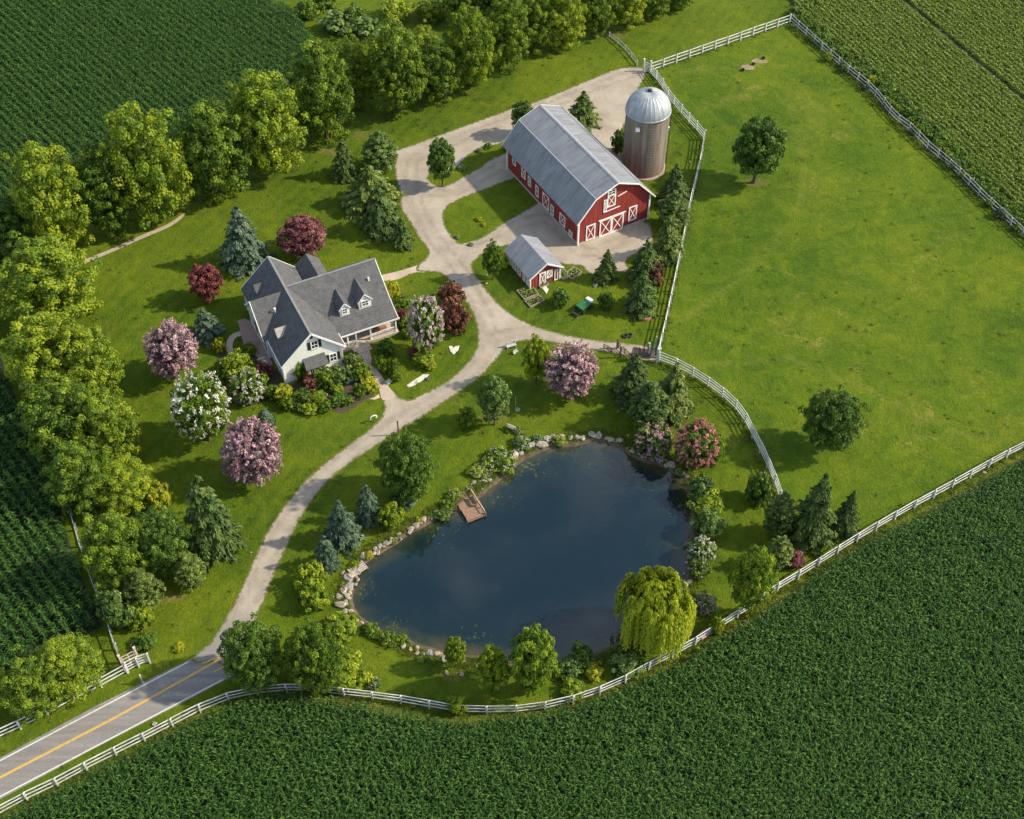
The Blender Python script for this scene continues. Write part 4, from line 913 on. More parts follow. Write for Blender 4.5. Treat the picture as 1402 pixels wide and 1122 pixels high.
# saplings and weeds along the weathered fence
def sapling(i, px, hgt, leaf, label):
    s = hgt/2.6; root = empty('sapling', at(*px), random.uniform(0, 6), (s, s, s)); tag(root, label, 'sapling', 'saplings along the weathered pasture fence')
    mesh_child('stem', trunk_mesh('bush'), root); mesh_child('foliage', recolour(('bush', i % 3, leaf), BUSHB[i % 3], LEAF[leaf]), root, (0, 0, 1.2))
SAPL = [((1118,47),'sage','sapling in the fence gap near the top corner of the pasture'),((1133,80),'lime','lime sapling third from the pasture top corner'),((1155,95),'sage','greyish sapling where the fence boards are missing'),
 ((1185,120),'blue','blue grey sapling leaning on the upper fence half'),((1192,112),'gold','yellowish sapling just behind the blue grey one'),((1215,141),'lime','bushy lime sapling above the fence middle'),((1227,150),'lime','lime sapling touching the broken fence boards'),((1256,178),'mid','green sapling at the middle of the weathered fence'),
 ((1262,168),'sage','grey sapling at the bean field edge'),((1283,200),'lime','lime sapling of the lower fence half, first of a pair'),((1297,212),'gold','yellow sapling of the lower fence half, second of a pair'),((1318,240),'gold','broad yellowish sapling right at the fence'),((1329,236),'lime','small lime sapling behind the broad yellowish one'),
 ((1358,264),'lime','lime sapling at the lower bean field corner'),((1372,280),'lime','taller lime sapling near the right edge of the photo'),((1368,294),'blue','blue grey weed at a leaning fence post'),((1392,312),'mid','last green sapling at the right edge of the photo')]
for i, (px, lf, lb) in enumerate(SAPL): sapling(i, (px[0], px[1]+4), random.uniform(1.2, 2.1), lf, lb)

# ------------------------------------------------------------ rocks
RK = []
for k in range(5):
    bm = bmesh.new(); bmesh.ops.create_icosphere(bm, subdivisions=3, radius=1)
    ax = [Vector(rng.normal(size=3)).normalized() for _ in range(9)]; cut = [random.uniform(0.55, 0.85) for _ in ax]
    for v_ in bm.verts:
        for a, c_ in zip(ax, cut):
            d_ = v_.co.dot(a)
            if d_ > c_: v_.co -= a*(d_-c_)*0.9
        v_.co *= 1+random.gauss(0, 0.015); v_.co.z *= 0.72
    me = bpy.data.meshes.new('rock'); bm.to_mesh(me); bm.free(); me.materials.append(ROCKM[0]); RK.append(me)
RKM = {}
def rock(p, s, ci, label, group='stones edging the pond shore'):
    k = random.randrange(5)
    if (k, ci) not in RKM:
        m_ = RK[k].copy(); m_.materials[0] = ROCKM[ci]; RKM[(k, ci)] = m_
    o = bpy.data.objects.new('boulder', RKM[(k, ci)]); link(o); o.location = (p.x, p.y, p.z+s*0.3)
    o.scale = (s*random.uniform(0.8, 1.35), s*random.uniform(0.7, 1.1), s*random.uniform(0.7, 1.0)); o.rotation_euler = (random.uniform(-.2, .2), random.uniform(-.2, .2), random.uniform(0, 6.28))
    tag(o, label, 'boulder', group)
SEG = [  # shoreline run, count, spread m, size range, place
 ([(470,826),(474,806),(478,792),(484,783)], 20, 0.9, (0.25, 0.60), 'at the stony west corner of the pond'),
 ([(502,764),(520,752),(536,742),(551,732)], 11, 0.35, (0.25, 0.55), 'between the timber landing steps and the lime shore shrub'),
 ([(556,730),(570,719),(582,712),(600,703)], 10, 0.3, (0.28, 0.62), 'on the shore left of the dock'),
 ([(606,696),(620,684),(626,678)], 5, 0.4, (0.25, 0.5), 'tight against the left side of the dock'),
 ([(640,668),(652,662),(664,654),(674,648)], 14, 0.8, (0.25, 0.62), 'between the dock and the white flower bank'),
 ([(680,642),(694,632),(706,622),(716,618)], 12, 0.5, (0.25, 0.6), 'under the white flower bank'),
 ([(722,612),(736,610),(750,604),(768,601)], 12, 0.4, (0.3, 0.75), 'on the north shore near its small green plant'),
 ([(782,602),(806,597),(830,599),(852,607)], 13, 0.3, (0.3, 0.6), 'on the shaded north shore left of the spruce clump'),
 ([(858,612),(880,624),(902,630),(925,642)], 11, 0.3, (0.3, 0.65), 'along the shore under the lilac shrub'),
 ([(934,650),(944,662),(952,674)], 6, 0.4, (0.22, 0.5), 'at the north east pond corner'),
 ([(474,836),(482,846),(494,856),(510,866)], 11, 0.4, (0.25, 0.6), 'beside the round lime shrub at the west end'),
 ([(520,872),(540,881),(560,888),(580,893)], 10, 0.4, (0.25, 0.55), 'on the south west shore'),
 ([(590,894),(602,899),(612,903)], 6, 0.3, (0.3, 0.55), 'on the shore left of the smallest south bank tree'),
 ([(636,905),(648,910),(656,913)], 4, 0.3, (0.22, 0.4), 'on the shore right of the smallest south bank tree'),
 ([(944,748),(948,765),(944,792),(938,806)], 8, 0.4, (0.25, 0.5), 'on the east shore beside the white flowering shrubs'),
]
seen = {}
CN = ['pale cream', 'grey', 'tan']
for run, nn, sp, (s0, s1), place in SEG:
    ps = resample([Vector(p) for p in flat(run)], 0.2)
    nn = int(nn*1.9)
    for k in range(nn):
        p = ps[int((k+random.uniform(0, 0.9))/nn*(len(ps)-1))]; s = 0.82*(s0*0.6+(s1-s0*0.6)*random.random()**1.8); ci = random.choice((0, 0, 0, 1, 2))
        sz = 'big' if s > 0.40 else 'small' if s < 0.22 else 'middle sized'
        rock(Vector((p.x+random.gauss(0, sp*0.6), p.y+random.gauss(0, sp*0.6), 0)), s, ci, f'{sz} {CN[ci]} stone {place}')
for px, s, ci, lb in [((466,829),.9,0,'flat cream slab stone at the west tip of the pond'),((744,611),.9,0,'largest pale stone slab on the north shore'),((703,626),.95,0,'flat pale ledge stone under the white flower bank'),((673,570),.45,0,'pale stone at the foot of the oval tree'),((677,573),.35,1,'grey stone at the foot of the oval tree'),
   ((708,562),.5,2,'brownish stone under the thin bluish pole'),((1032,249),.5,2,'tan stone at the foot of the lone upper pasture tree'),((212,992),.45,0,'pale stone on the verge between the road and the long white fence'),((612,922),.5,2,'brown stone at the foot of the smallest south bank tree'),((632,924),.4,0,'pale stone right of the smallest south bank tree foot'),
   ((344,757),.22,0,'tiny white stone on the lawn left of the drive'),((815,392),.5,1,'grey stones at the foot of the pointed olive conifer'),((666,378),.3,0,'pale stone under the small tree by the shed'),((666,389),.32,0,'white stone on the grass below the small tree by the shed'),((945,223),.4,2,'tan stone on the grass right of the silo'),((1347,648),.4,2,'tan stone outside the long white fence at the right')]:
    rock(at(*px), s*0.7, ci, lb, None)

# flowering clumps and waterside plants
def clump(px, w, leaf, petal, label, name='flower_clump', cat='flowers', h=None):
    root = empty(name, at(*px), random.uniform(0, 6), (w, w, h or w*0.7)); tag(root, label, cat)
    mesh_child('foliage', recolour(('bush', 1, leaf), BUSHB[1], LEAF[leaf]), root, (0, 0, 0.6))
    if petal: mesh_child('blossom', recolour(('p', 1, petal), PETB[1], LEAF[petal]), root, (0, 0, 0.66))
for px, w_, lf, pt, lb in [((682,624),1.3,'mid','white','white flowers highest on the bank right of the dock'),((690,634),1.45,'mid','white','white flowers lower on the bank, above the flat ledge stone'),((670,636),1.23,'mid','white','white flowers in the middle of the bank right of the dock'),((654,644),1.01,'lime','white','small white flowers on the bank nearest the dock'),
  ((714,606),1.01,'sage','white','sparse white flowers at the top right end of the flower bank'),((612,690),.8,'mid',None,'green waterside plant left of the dock'),((606,704),.75,'sage',None,'pale waterside plant under the left side of the dock'),((622,676),.8,'lime','white','lime plant with pale flowers at the landward end of the dock'),
  ((766,602),.8,'lime','white','lime plant with white edges on the north shore'),((505,758),.5,'gold',None,'orange yellow plant above the timber landing steps'),((486,770),.5,'lime',None,'bright lime tuft behind the timber landing steps'),((573,710),.45,'gold',None,'golden tuft among the stones left of the dock'),
  ((508,862),.8,'mid',None,'leafy reed clump at the west end of the pond'),((530,872),.9,'mid',None,'reed clump standing in the water of the south west bay'),((548,874),.7,'mid',None,'small reed clump right of the one in the south west bay'),((513,934),.7,'sage','white','white flowers behind the long white fence below the pond'),
  ((736,598),.55,'sage','white','white flowers on the grass edge above the largest north shore slab'),((664,646),.6,'mid','white','low white flowers right beside the dock head'),((598,700),.4,'sage','white','white tuft on the stones left of the dock plants'),((540,738),.4,'lime','white','pale flowering tuft between the timber steps and the lime shore shrub'),
  ((470,800),.4,'sage','white','pale tuft behind the stony west corner of the pond'),((488,852),.4,'lime','white','pale tuft beside the round lime shrub'),((576,900),.35,'lime','white','pale tuft on the south west bank'),((930,644),.5,'mid','white','white tuft under the salmon pink tree'),((944,742),.5,'sage','white','white tuft at the water edge of the east shore'),
  ((955,668),.5,'gold','rose','yellow and orange flowers at the top of the leafy east shore row'),((710,588),.6,'mid','white','white flowers around the garden seat'),((694,588),.3,'mid',None,'small tuft left of the garden seat'),((656,298),.45,'gold',None,'yellow tuft on the big grass island'),
  ((662,305),.35,'gold','rose','orange flowers on the big grass island'),((626,322),.35,'sage','white','white flowers on the left part of the grass island'),((644,332),.35,'sage','white','white flower tuft at the lower tip of the grass island'),((632,228),.55,'sage','white','pale plants among the stones right of the round tree island'),
  ((657,204),.5,'mid','white','small white plants on the narrow strip in the gravel yard'),((668,198),.6,'dark',None,'dark plant on the narrow strip in the gravel yard'),((698,200),.8,'mid',None,'green plant at the far left foot of the barn'),((707,142),.45,'sage','white','white flowers on the grass behind the barn peak'),
  ((246,884),.55,'gold',None,'yellow plant on the verge left of the drive mouth'),((186,882),.55,'sage','white','white climbing plant on the corner of the roadside fences'),((586,516),.3,'sage','white','white tuft above the white stone strip')]:
    clump((px[0], px[1]+4), w_, lf, pt, lb)
# row of low bushes hiding the bean field edge: leafy weeds, uncounted -> with the crops below

# ------------------------------------------------------------ barn
def metal_roof(name, a, bcol, rust=0.0, cross='Y', seam=2.2):
    m, t, b = mat(name); v = coord(t)
    streak = noise(t, coord(t, scale=(0.25, 2.2, 0.6) if cross == 'Y' else (2.2, 0.25, 0.6)), 1.0, 5, 0.65)
    panel = noise(t, coord(t, scale=(0.35, 0.9, 0.35)), 1.0, 1, 0.2)
    c = ramp(t, streak, [(0.28, a), (0.72, bcol)]); c = mix(t, 0.22, c, ramp(t, panel, [(0.44, a), (0.56, bcol)]))
    wv = N(t, 'ShaderNodeTexWave', wave_type='BANDS', bands_direction=cross); wv.inputs['Scale'].default_value = seam; wv.inputs['Distortion'].default_value = 0.1
    t.links.new(v, wv.inputs['Vector'])
    c = mix(t, vmath(t, 'MULTIPLY', smooth(t, wv.outputs['Fac'], 0.75, 1.0), 0.35), c, tuple(x*0.45 for x in a))
    rs = smooth(t, noise(t, coord(t, scale=(0.9, 0.9, 0.35)), 0.9, 7, 0.78, 0.8), 0.55, 0.70); c = mix(t, vmath(t, 'MULTIPLY', rs, rust), c, (0.22, 0.13, 0.08))
    t.links.new(c, b.inputs['Base Color']); b.inputs['Roughness'].default_value = 0.5; b.inputs['Metallic'].default_value = 0.1
    bump(t, b, wv.outputs['Fac'], 0.5, 0.05); return m
TIN = metal_roof('tin_roof', (0.15, 0.16, 0.18), (0.30, 0.31, 0.325), 0.7)
TIN2 = metal_roof('tin_shed_roof', (0.18, 0.195, 0.22), (0.34, 0.35, 0.365), 0.45)
def boards(name, c1, c2, axis='X', n=1.6):
    m, t, b = mat(name); v = coord(t)
    f = noise(t, coord(t, scale=(3.0, 3.0, 0.35)), 1.0, 4, 0.65)
    c = ramp(t, f, [(0.3, c1), (0.7, c2)])
    wv = N(t, 'ShaderNodeTexWave', wave_type='BANDS', bands_direction='DIAGONAL' if axis == 'D' else axis); wv.inputs['Scale'].default_value = n
    t.links.new(coord(t, rot=(0, 0, 0.78)) if axis == 'X' else v, wv.inputs['Vector'])
    c = mix(t, vmath(t, 'MULTIPLY', smooth(t, wv.outputs['Fac'], 0.86, 1.0), 0.6), c, tuple(x*0.25 for x in c1))
    wr = smooth(t, noise(t, coord(t, scale=(1.6, 1.6, 0.22)), 1.0, 6, 0.75, 0.5), 0.54, 0.72)      # worn, sun-bleached boards
    c = mix(t, vmath(t, 'MULTIPLY', wr, 0.45), c, tuple(min(1, 0.5*x+0.10) for x in c2))
    sz = N(t, 'ShaderNodeSeparateXYZ'); t.links.new(v, sz.inputs[0])
    mud = vmath(t, 'SUBTRACT', 1.0, smooth(t, vmath(t, 'ADD', sz.outputs[2], vmath(t, 'MULTIPLY', noise(t, v, 1.5, 4), 0.9)), 0.45, 1.2))
    c = mix(t, vmath(t, 'MULTIPLY', mud, 0.5 if c1[0] < 0.18 else 0.0), c, (0.13, 0.075, 0.05))
    t.links.new(c, b.inputs['Base Color']); b.inputs['Roughness'].default_value = 0.8; bump(t, b, wv.outputs['Fac'], 0.4, 0.03); return m
RED = boards('red_boards', (0.15, 0.014, 0.011), (0.33, 0.034, 0.024)); REDD = simple('red_door', (0.25, 0.022, 0.016), 0.7, var=0.25, scale=4)
TRIM = simple('white_trim', (0.78, 0.77, 0.73), 0.6, var=0.1, scale=3)

def xpanel(name, root, o, ux, w_, h, inner, trim, t0=0.10, x=True, glass=False, mid=False):
    """framed panel standing on wall point o; ux = along wall, normal = ux x z (outwards)"""
    ux = Vector(ux); n = ux.cross(Vector((0, 0, 1))); o = Vector(o)
    M = Matrix(((ux.x, -n.x, 0, o.x), (ux.y, -n.y, 0, o.y), (0, 0, 1, o.z), (0, 0, 0, 1)))
    pn = MB().box((0, -0.05, 0), (w_, 0.0, h), M).build(name, inner, root)
    mb = MB(); d0, d1 = -0.11, -0.045
    mb.box((-t0/2, d0, -t0/2), (w_+t0/2, d1, t0), M).box((-t0/2, d0, h-t0), (w_+t0/2, d1, h+t0/2), M).box((-t0/2, d0, t0), (t0, d1, h-t0), M).box((w_-t0, d0, t0), (w_+t0/2, d1, h-t0), M)
    def dg(a, b, dd):
        mb.bar(M @ Vector((a[0], dd, a[1])), M @ Vector((b[0], dd, b[1])), t0, 0.04, up=M.to_3x3() @ Vector((0, 1, 0)))
    if x: dg((t0, t0), (w_-t0, h-t0), -0.075); dg((t0, h-t0), (w_-t0, t0), -0.080)
    if mid: mb.box((w_/2-0.03, -0.09, t0), (w_/2+0.03, d1, h-t0), M).box((t0, -0.095, h/2-0.03), (w_-t0, -0.046, h/2+0.03), M)
    fr = mb.build('frame', trim, pn)
    return pn
A = at(791, 336); B = at(886, 300); W = 12.3; L = 21.0; EV = 4.6
az = math.atan2((B-A).y, (B-A).x)
barn = empty('barn', A, az); tag(barn, 'large red gambrel barn with a long grey metal roof and white crossed doors', 'barn')
prof = [(0, 0), (W, 0), (W, EV+0.3), (9.6, 7.75), (6.1, 9.25), (2.5, 7.75), (0, EV+0.3)]
MB().prism(prof, 0, L).build('wall', RED, barn)
out = [(-0.65, 4.45), (2.35, 8.0), (6.1, 9.55), (9.8, 8.0), (12.95, 4.5)]
def roofside(nm, a, b, m, par, y0=-0.55, y1=L+0.55, th=0.14):
    (x0, z0), (x1, z1) = a, b
    o = MB().slab((x0, y0, z0), (x1, y0, z1), (x1, y1, z1), (x0, y1, z0), th) if False else MB().prism([(x0, z0), (x1, z1), (x1, z1-th), (x0, z0-th)], y0, y1)
    return o.build(nm, m, par)
rf = MB().prism(out+[(x, z-0.15) for x, z in out[::-1]], -0.55, L+0.6).build('roof', TIN, barn)
mb = MB()
for (x0, z0), (x1, z1) in zip(out, out[1:]):
    mb.bar((x0, -0.62, z0-0.10), (x1, -0.62, z1-0.10), 0.08, 0.20); mb.bar((x0, L+0.67, z0-0.10), (x1, L+0.67, z1-0.10), 0.08, 0.20)
mb.build('bargeboard', TRIM, barn)
MB().prism([(5.85, 9.50), (6.1, 9.63), (6.35, 9.50), (6.1, 9.56)], -0.6, L+0.6).build('ridge_cap', simple('ridge_metal', (0.34, 0.34, 0.34), 0.6), rf)
mb = MB(); mb.bar((2.32, -0.5, 8.06), (2.32, L+0.5, 8.06), 0.12, 0.05); mb.bar((9.83, -0.5, 8.06), (9.83, L+0.5, 8.06), 0.12, 0.05); mb.build('roof_seam', simple('seam_metal', (0.30, 0.31, 0.33), 0.6), rf)
mb = MB()
for x, y in ((-0.03, -0.03), (W+0.03, -0.03), (-0.03, L+0.03), (W+0.03, L+0.03)): mb.box((x-0.12, y-0.12, 0), (x+0.12, y+0.12, EV+0.1))
mb.build('corner_trim', TRIM, barn)
mb = MB(); mb.box((-0.06, 0.15, 0), (-0.004, L-0.15, 0.32)); mb.box((0.15, -0.06, 0), (3.6, -0.004, 0.30)); mb.box((8.1, -0.06, 0), (W-0.15, -0.004, 0.30)); mb.build('foundation', simple('footing', (0.40, 0.37, 0.33), 0.9), barn)
for x in (3.72, 5.80): xpanel('barn_door', barn, (x, 0, 0.08), (1, 0, 0), 1.98, 2.95, REDD, TRIM, 0.14)
mb = MB(); mb.box((3.4, -0.16, 3.12), (8.1, -0.06, 3.26)); mb.build('door_track', TRIM, barn)
xpanel('side_door', barn, (1.35, 0, 0.3), (1, 0, 0), 1.5, 2.7, REDD, TRIM, 0.12)
MB().lathe([(0.0, 0.02), (0.52, 0.02), (0.52, -0.06), (0.40, -0.06), (0.40, 0.0)], 24)
xpanel('window', barn, (8.75, 0, 1.0), (1, 0, 0), 1.35, 2.55, REDD, TRIM, 0.12)
xpanel('loft_door', barn, (4.75, 0, 5.2), (1, 0, 0), 1.35, 2.0, REDD, TRIM, 0.12)
xpanel('loft_shutter', barn, (4.15, 0, 4.6), (1, 0, 0), 0.5, 2.1, REDD, TRIM, 0.08)
xpanel('window', barn, (4.75, 0, 7.25), (1, 0, 0), 1.3, 0.95, GLASS, TRIM, 0.09, x=False, mid=True)
mb = MB(); mb.bar((6.5, -0.1, 6.6), (8.0, -0.1, 6.95), 0.06, 0.16); mb.bar((4.2, -0.1, 4.5), (7.0, -0.1, 4.62), 0.06, 0.14); mb.build('batten', TRIM, barn)
for v0, w_, z, h in [(18.4, 0.9, 2.3, 1.5), (15.4, 1.1, 1.7, 1.9), (13.7, 0.8, 1.4, 1.7), (11.4, 0.8, 1.0, 1.9), (8.3, 1.8, 0.6, 2.4), (6.9, 0.8, 0.6, 1.7), (3.6, 1.5, 0.7, 1.9), (1.5, 0.9, 0.35, 0.9)]:
    xpanel('window', barn, (0, v0+w_, z), (0, -1, 0), w_, h, GLASS if w_ < 1 else REDD, TRIM, 0.10, x=w_ >= 1, mid=w_ < 1)
# silo
S = at(880, 229); silo = empty('silo', S); tag(silo, 'tall weathered concrete silo with a shiny ribbed metal dome beside the barn', 'silo')
RS = 3.3; HS = 10.7
m, t, b = mat('silo_staves'); v = coord(t)
br = N(t, 'ShaderNodeTexBrick'); br.inputs['Scale'].default_value = 1.0; br.inputs['Brick Width'].default_value = 0.36; br.inputs['Row Height'].default_value = 0.8; br.inputs['Mortar Size'].default_value = 0.018
sx = N(t, 'ShaderNodeSeparateXYZ'); t.links.new(v, sx.inputs[0]); an = N(t, 'ShaderNodeMath', operation='ARCTAN2'); t.links.new(sx.outputs[1], an.inputs[0]); t.links.new(sx.outputs[0], an.inputs[1])
cb = N(t, 'ShaderNodeCombineXYZ'); t.links.new(vmath(t, 'MULTIPLY', an.outputs[0], RS), cb.inputs[0]); t.links.new(sx.outputs[2], cb.inputs[1]); t.links.new(cb.outputs[0], br.inputs['Vector'])
br.inputs['Color1'].default_value = (0.20, 0.165, 0.125, 1); br.inputs['Color2'].default_value = (0.27, 0.225, 0.17, 1); br.inputs['Mortar'].default_value = (0.13, 0.11, 0.095, 1)
c = mix(t, 0.65, br.outputs[0], ramp(t, noise(t, coord(t, scale=(1.3, 1.3, 0.10)), 1.0, 6, 0.7), [(0.36, (0.085, 0.068, 0.052)), (0.5, (0.20, 0.165, 0.125)), (0.66, (0.36, 0.305, 0.235))]))
low = vmath(t, 'SUBTRACT', 1.0, smooth(t, vmath(t, 'ADD', sx.outputs[2], vmath(t, 'MULTIPLY', noise(t, v, 0.8, 4), 2.5)), 1.2, 4.0))
c = mix(t, vmath(t, 'MULTIPLY', low, 0.6), c, (0.21, 0.14, 0.10))
t.links.new(c, b.inputs['Base Color']); b.inputs['Roughness'].default_value = 0.95; b.inputs['Specular IOR Level'].default_value = 0.1; bump(t, b, br.outputs['Fac'], -0.3, 0.03)
SILOM = m
MB().lathe([(RS, 0), (RS, HS)], 72).build('silo_wall', SILOM, silo, True)
mb = MB()
for k in range(22):
    z = 0.4+k*0.47; mb.lathe([(RS+0.002, z-0.02), (RS+0.035, z-0.02), (RS+0.035, z+0.02), (RS+0.002, z+0.02)], 72)
mb.build('hoop', simple('hoop_iron', (0.16, 0.14, 0.13), 0.7), silo, True)
m, t, b = mat('dome_metal'); v = coord(t)
t.links.new(ramp(t, noise(t, coord(t, scale=(1, 1, 0.3)), 1.5, 5, 0.6), [(0.3, (0.22, 0.24, 0.27)), (0.7, (0.40, 0.42, 0.44))]), b.inputs['Base Color']); b.inputs['Metallic'].default_value = 0.3; b.inputs['Roughness'].default_value = 0.6
dome = MB(); nseg = 28; prof = [((RS+0.12)*math.cos(a), HS+0.05+3.2*math.sin(a)) for a in np.linspace(0, math.pi/2*0.985, 14)]
vs = []; fs = []; nn = nseg*4
for i, (r, z) in enumerate(prof):
    for k in range(nn):
        rr_ = r+(0.028 if k % 4 == 0 else 0.0)*min(1, r); vs.append((rr_*math.cos(2*math.pi*k/nn), rr_*math.sin(2*math.pi*k/nn), z+(0.03 if k % 4 == 0 else 0)))
for i in range(len(prof)-1):
    for k in range(nn): fs.append((i*nn+k, i*nn+(k+1) % nn, (i+1)*nn+(k+1) % nn, (i+1)*nn+k))
dome.add(vs, fs).build('dome', m, silo, False)
MB().lathe([(RS+0.02, HS-0.25), (RS+0.2, HS-0.2), (RS+0.2, HS+0.08), (RS+0.05, HS+0.10)], 72).build('dome_rim', m, silo, True)
MB().lathe([(0.28, HS+3.12), (0.28, HS+3.42), (0.36, HS+3.46), (0.0, HS+3.6)], 16).build('vent_cap', DARKM, silo, True)
MB().box((RS+0.0, -0.5, 7.2), (RS+0.28, -0.05, 7.7)).box((-2.0, -3.35, 9.0), (-1.4, -2.9, 9.5)).build('hatch', TRIM, silo)
mb = MB()
for s_ in (-0.2, 0.2): mb.bar((RS*0.94+0.25, -1.5+s_, 0.1), (RS*0.94+0.25, -1.5+s_, HS), 0.05, 0.05)
for k in range(34): mb.bar((RS*0.94+0.25, -1.7, 0.3+k*0.31), (RS*0.94+0.25, -1.3, 0.3+k*0.31), 0.03, 0.03)
mb.build('ladder', DARKM, silo)
mb = MB().lathe([(RS+0.30, 0.0), (RS+0.26, 0.22), (RS+0.005, 0.26)], 72).build('plinth', simple('plinth', (0.42, 0.30, 0.24), 0.9, var=0.2), silo)

# shed
A = at(725.9, 397.2); B = at(765.5, 381.8); shed = empty('shed', A, math.atan2((B-A).y, (B-A).x)); tag(shed, 'small red shed with a grey gable roof beside the gravel lane', 'shed')
w0, l0 = 4.85, 6.6
MB().prism([(0, 0), (w0, 0), (w0, 2.45), (w0/2, 3.95), (0, 2.45)], 0, l0).build('wall', RED, shed)
MB().prism([(-0.4, 2.33), (w0/2, 4.16), (w0+0.4, 2.33), (w0+0.4, 2.23), (w0/2, 4.05), (-0.4, 2.23)], -0.4, l0+0.4).build('roof', TIN2, shed)
mb = MB()
for x0, x1 in ((-0.4, w0/2), (w0+0.4, w0/2)): mb.bar((x0, -0.44, 2.27), (x1, -0.44, 4.10), 0.08, 0.2)
for x, y in ((-.02, -.02), (w0+.02, -.02), (-.02, l0)): mb.box((x-0.09, y-0.09, 0), (x+0.09, y+0.09, 2.4))
mb.build('trim', TRIM, shed)
xpanel('door', shed, (1.5, 0, 0.1), (1, 0, 0), 0.95, 2.3, REDD, TRIM, 0.13); xpanel('window', shed, (2.7, 0, 1.1), (1, 0, 0), 0.85, 1.25, REDD, TRIM, 0.12)
xpanel('door', shed, (4.0, 0, 0.1), (1, 0, 0), 0.5, 1.9, REDD, TRIM, 0.09, x=False)
for v0, w_ in ((5.3, 0.8), (4.0, 0.9), (2.6, 1.0), (1.3, 0.7), (0.3, 0.6)): xpanel('window', shed, (0, v0+w_, 0.5), (0, -1, 0), w_, 1.35, REDD, TRIM, 0.12)

# ------------------------------------------------------------ farmhouse
m, t, b = mat('shingles'); v = coord(t)
f = noise(t, v, 1.3, 6, 0.7); g2 = noise(t, v, 9.0, 2, 0.6)
c = ramp(t, f, [(0.3, (0.055, 0.058, 0.064)), (0.7, (0.120, 0.118, 0.118))]); c = mix(t, 1.0, c, ramp(t, g2, [(0.3, (0.75, 0.75, 0.75)), (0.7, (1.25, 1.24, 1.22))]), 'MULTIPLY')
wv = N(t, 'ShaderNodeTexWave', wave_type='BANDS', bands_direction='Z'); wv.inputs['Scale'].default_value = 1.6; t.links.new(v, wv.inputs['Vector'])
c = mix(t, vmath(t, 'MULTIPLY', smooth(t, wv.outputs['Fac'], 0.8, 1.0), 0.35), c, (0.035, 0.035, 0.037))
t.links.new(c, b.inputs['Base Color']); b.inputs['Roughness'].default_value = 0.9; bump(t, b, vmath(t, 'ADD', g2, wv.outputs['Fac']), 0.5, 0.04)
SHING = m
m, t, b = mat('clapboard'); v = coord(t)
wv = N(t, 'ShaderNodeTexWave', wave_type='BANDS', bands_direction='Z', wave_profile='SAW'); wv.inputs['Scale'].default_value = 1.7; t.links.new(v, wv.inputs['Vector'])
c = ramp(t, noise(t, v, 0.9, 4), [(0.3, (0.74, 0.73, 0.66)), (0.7, (0.84, 0.83, 0.77))]); c = mix(t, vmath(t, 'MULTIPLY', smooth(t, wv.outputs['Fac'], 0.85, 1.0), 0.3), c, (0.30, 0.30, 0.29))
t.links.new(c, b.inputs['Base Color']); b.inputs['Roughness'].default_value = 0.7; bump(t, b, wv.outputs['Fac'], 0.4, 0.03)
CLAP = m
STONE = simple('stone_base', (0.30, 0.27, 0.24), 0.9, var=0.3, scale=4)
SHUT = simple('black_shutter', (0.018, 0.02, 0.022), 0.5)
A = at(392, 527.5); B = at(469.5, 501)
house = empty('farmhouse', A, math.atan2((B-A).y, (B-A).x)); tag(house, 'white clapboard farmhouse with steep dark grey shingle roofs, dormers and a front porch', 'house')
XR, ZR, ZE = 4.3, 8.0, 4.1
def hw(mb, prof, y0, y1): return mb.prism(prof, y0, y1)
mb = MB().prism([(0, 0), (8, 0), (8, ZE-0.15), (XR, ZR-0.40), (0, ZE-0.15)], 0, 16)
# cross gable body on the left, wing to the right, ell at the back
def prismx(mb, prof, x0, x1):           # profile in yz extruded along x
    n = len(prof); vs = [(x0, y, z) for y, z in prof]+[(x1, y, z) for y, z in prof]
    return mb.add(vs, [tuple(range(n)), tuple(range(n, 2*n))[::-1]]+[(i, i+n, (i+1) % n+n, (i+1) % n) for i in range(n)])
mb.build('wall', CLAP, house)
CGY, CGH = 9.3, 3.6
prismx(MB(), [(CGY-CGH, 0), (CGY+CGH, 0), (CGY+CGH, ZE), (CGY, 7.3), (CGY-CGH, ZE)], -0.35, 4.0).build('cross_gable_wall', CLAP, house)
prismx(MB(), [(5.2, 0), (14.4, 0), (14.4, 3.6), (9.8, 7.15), (5.2, 3.95)], 7.5, 17.0).build('wing_wall', CLAP, house)
MB().prism([(8.1, 0), (11.0, 0), (11.0, 4.7), (9.6, 5.95), (8.1, 4.7)], 12, 16.3).build('ell_wall', CLAP, house)
def gable_roof(nm, xr, zr, hl, hr, zl, zr2, y0, y1, par, m=SHING, th=0.16):
    return MB().prism([(xr-hl, zl), (xr, zr), (xr+hr, zr2), (xr+hr, zr2-th), (xr, zr-th*1.4), (xr-hl, zl-th)], y0, y1).build(nm, m, par)
gable_roof('roof', XR, ZR, 4.55, 4.35, 3.84, 3.78, -0.40, 16.4, house)
# cross gable roof (ridge along x), tucked just under the main ridge
def gx(nm, prof, x0, x1, m=SHING, par=house): return prismx(MB(), prof, x0, x1).build(nm, m, par)
gx('cross_gable_roof', [(CGY-CGH-0.35, 3.80), (CGY, 7.62), (CGY+CGH+0.35, 3.80), (CGY+CGH+0.35, 3.64), (CGY, 7.40), (CGY-CGH-0.35, 3.64)], -0.75, 4.1)
WR = [(2.35, 2.92), (5.0, 4.25), (9.8, 7.72), (14.8, 3.55), (14.8, 3.40), (9.8, 7.50), (5.0, 4.07), (2.35, 2.77)]
gx('wing_roof', WR, 4.6, 17.25)
gable_roof('ell_roof', 9.6, 6.25, 1.75, 1.75, 4.75, 4.75, 11.5, 16.7, house)
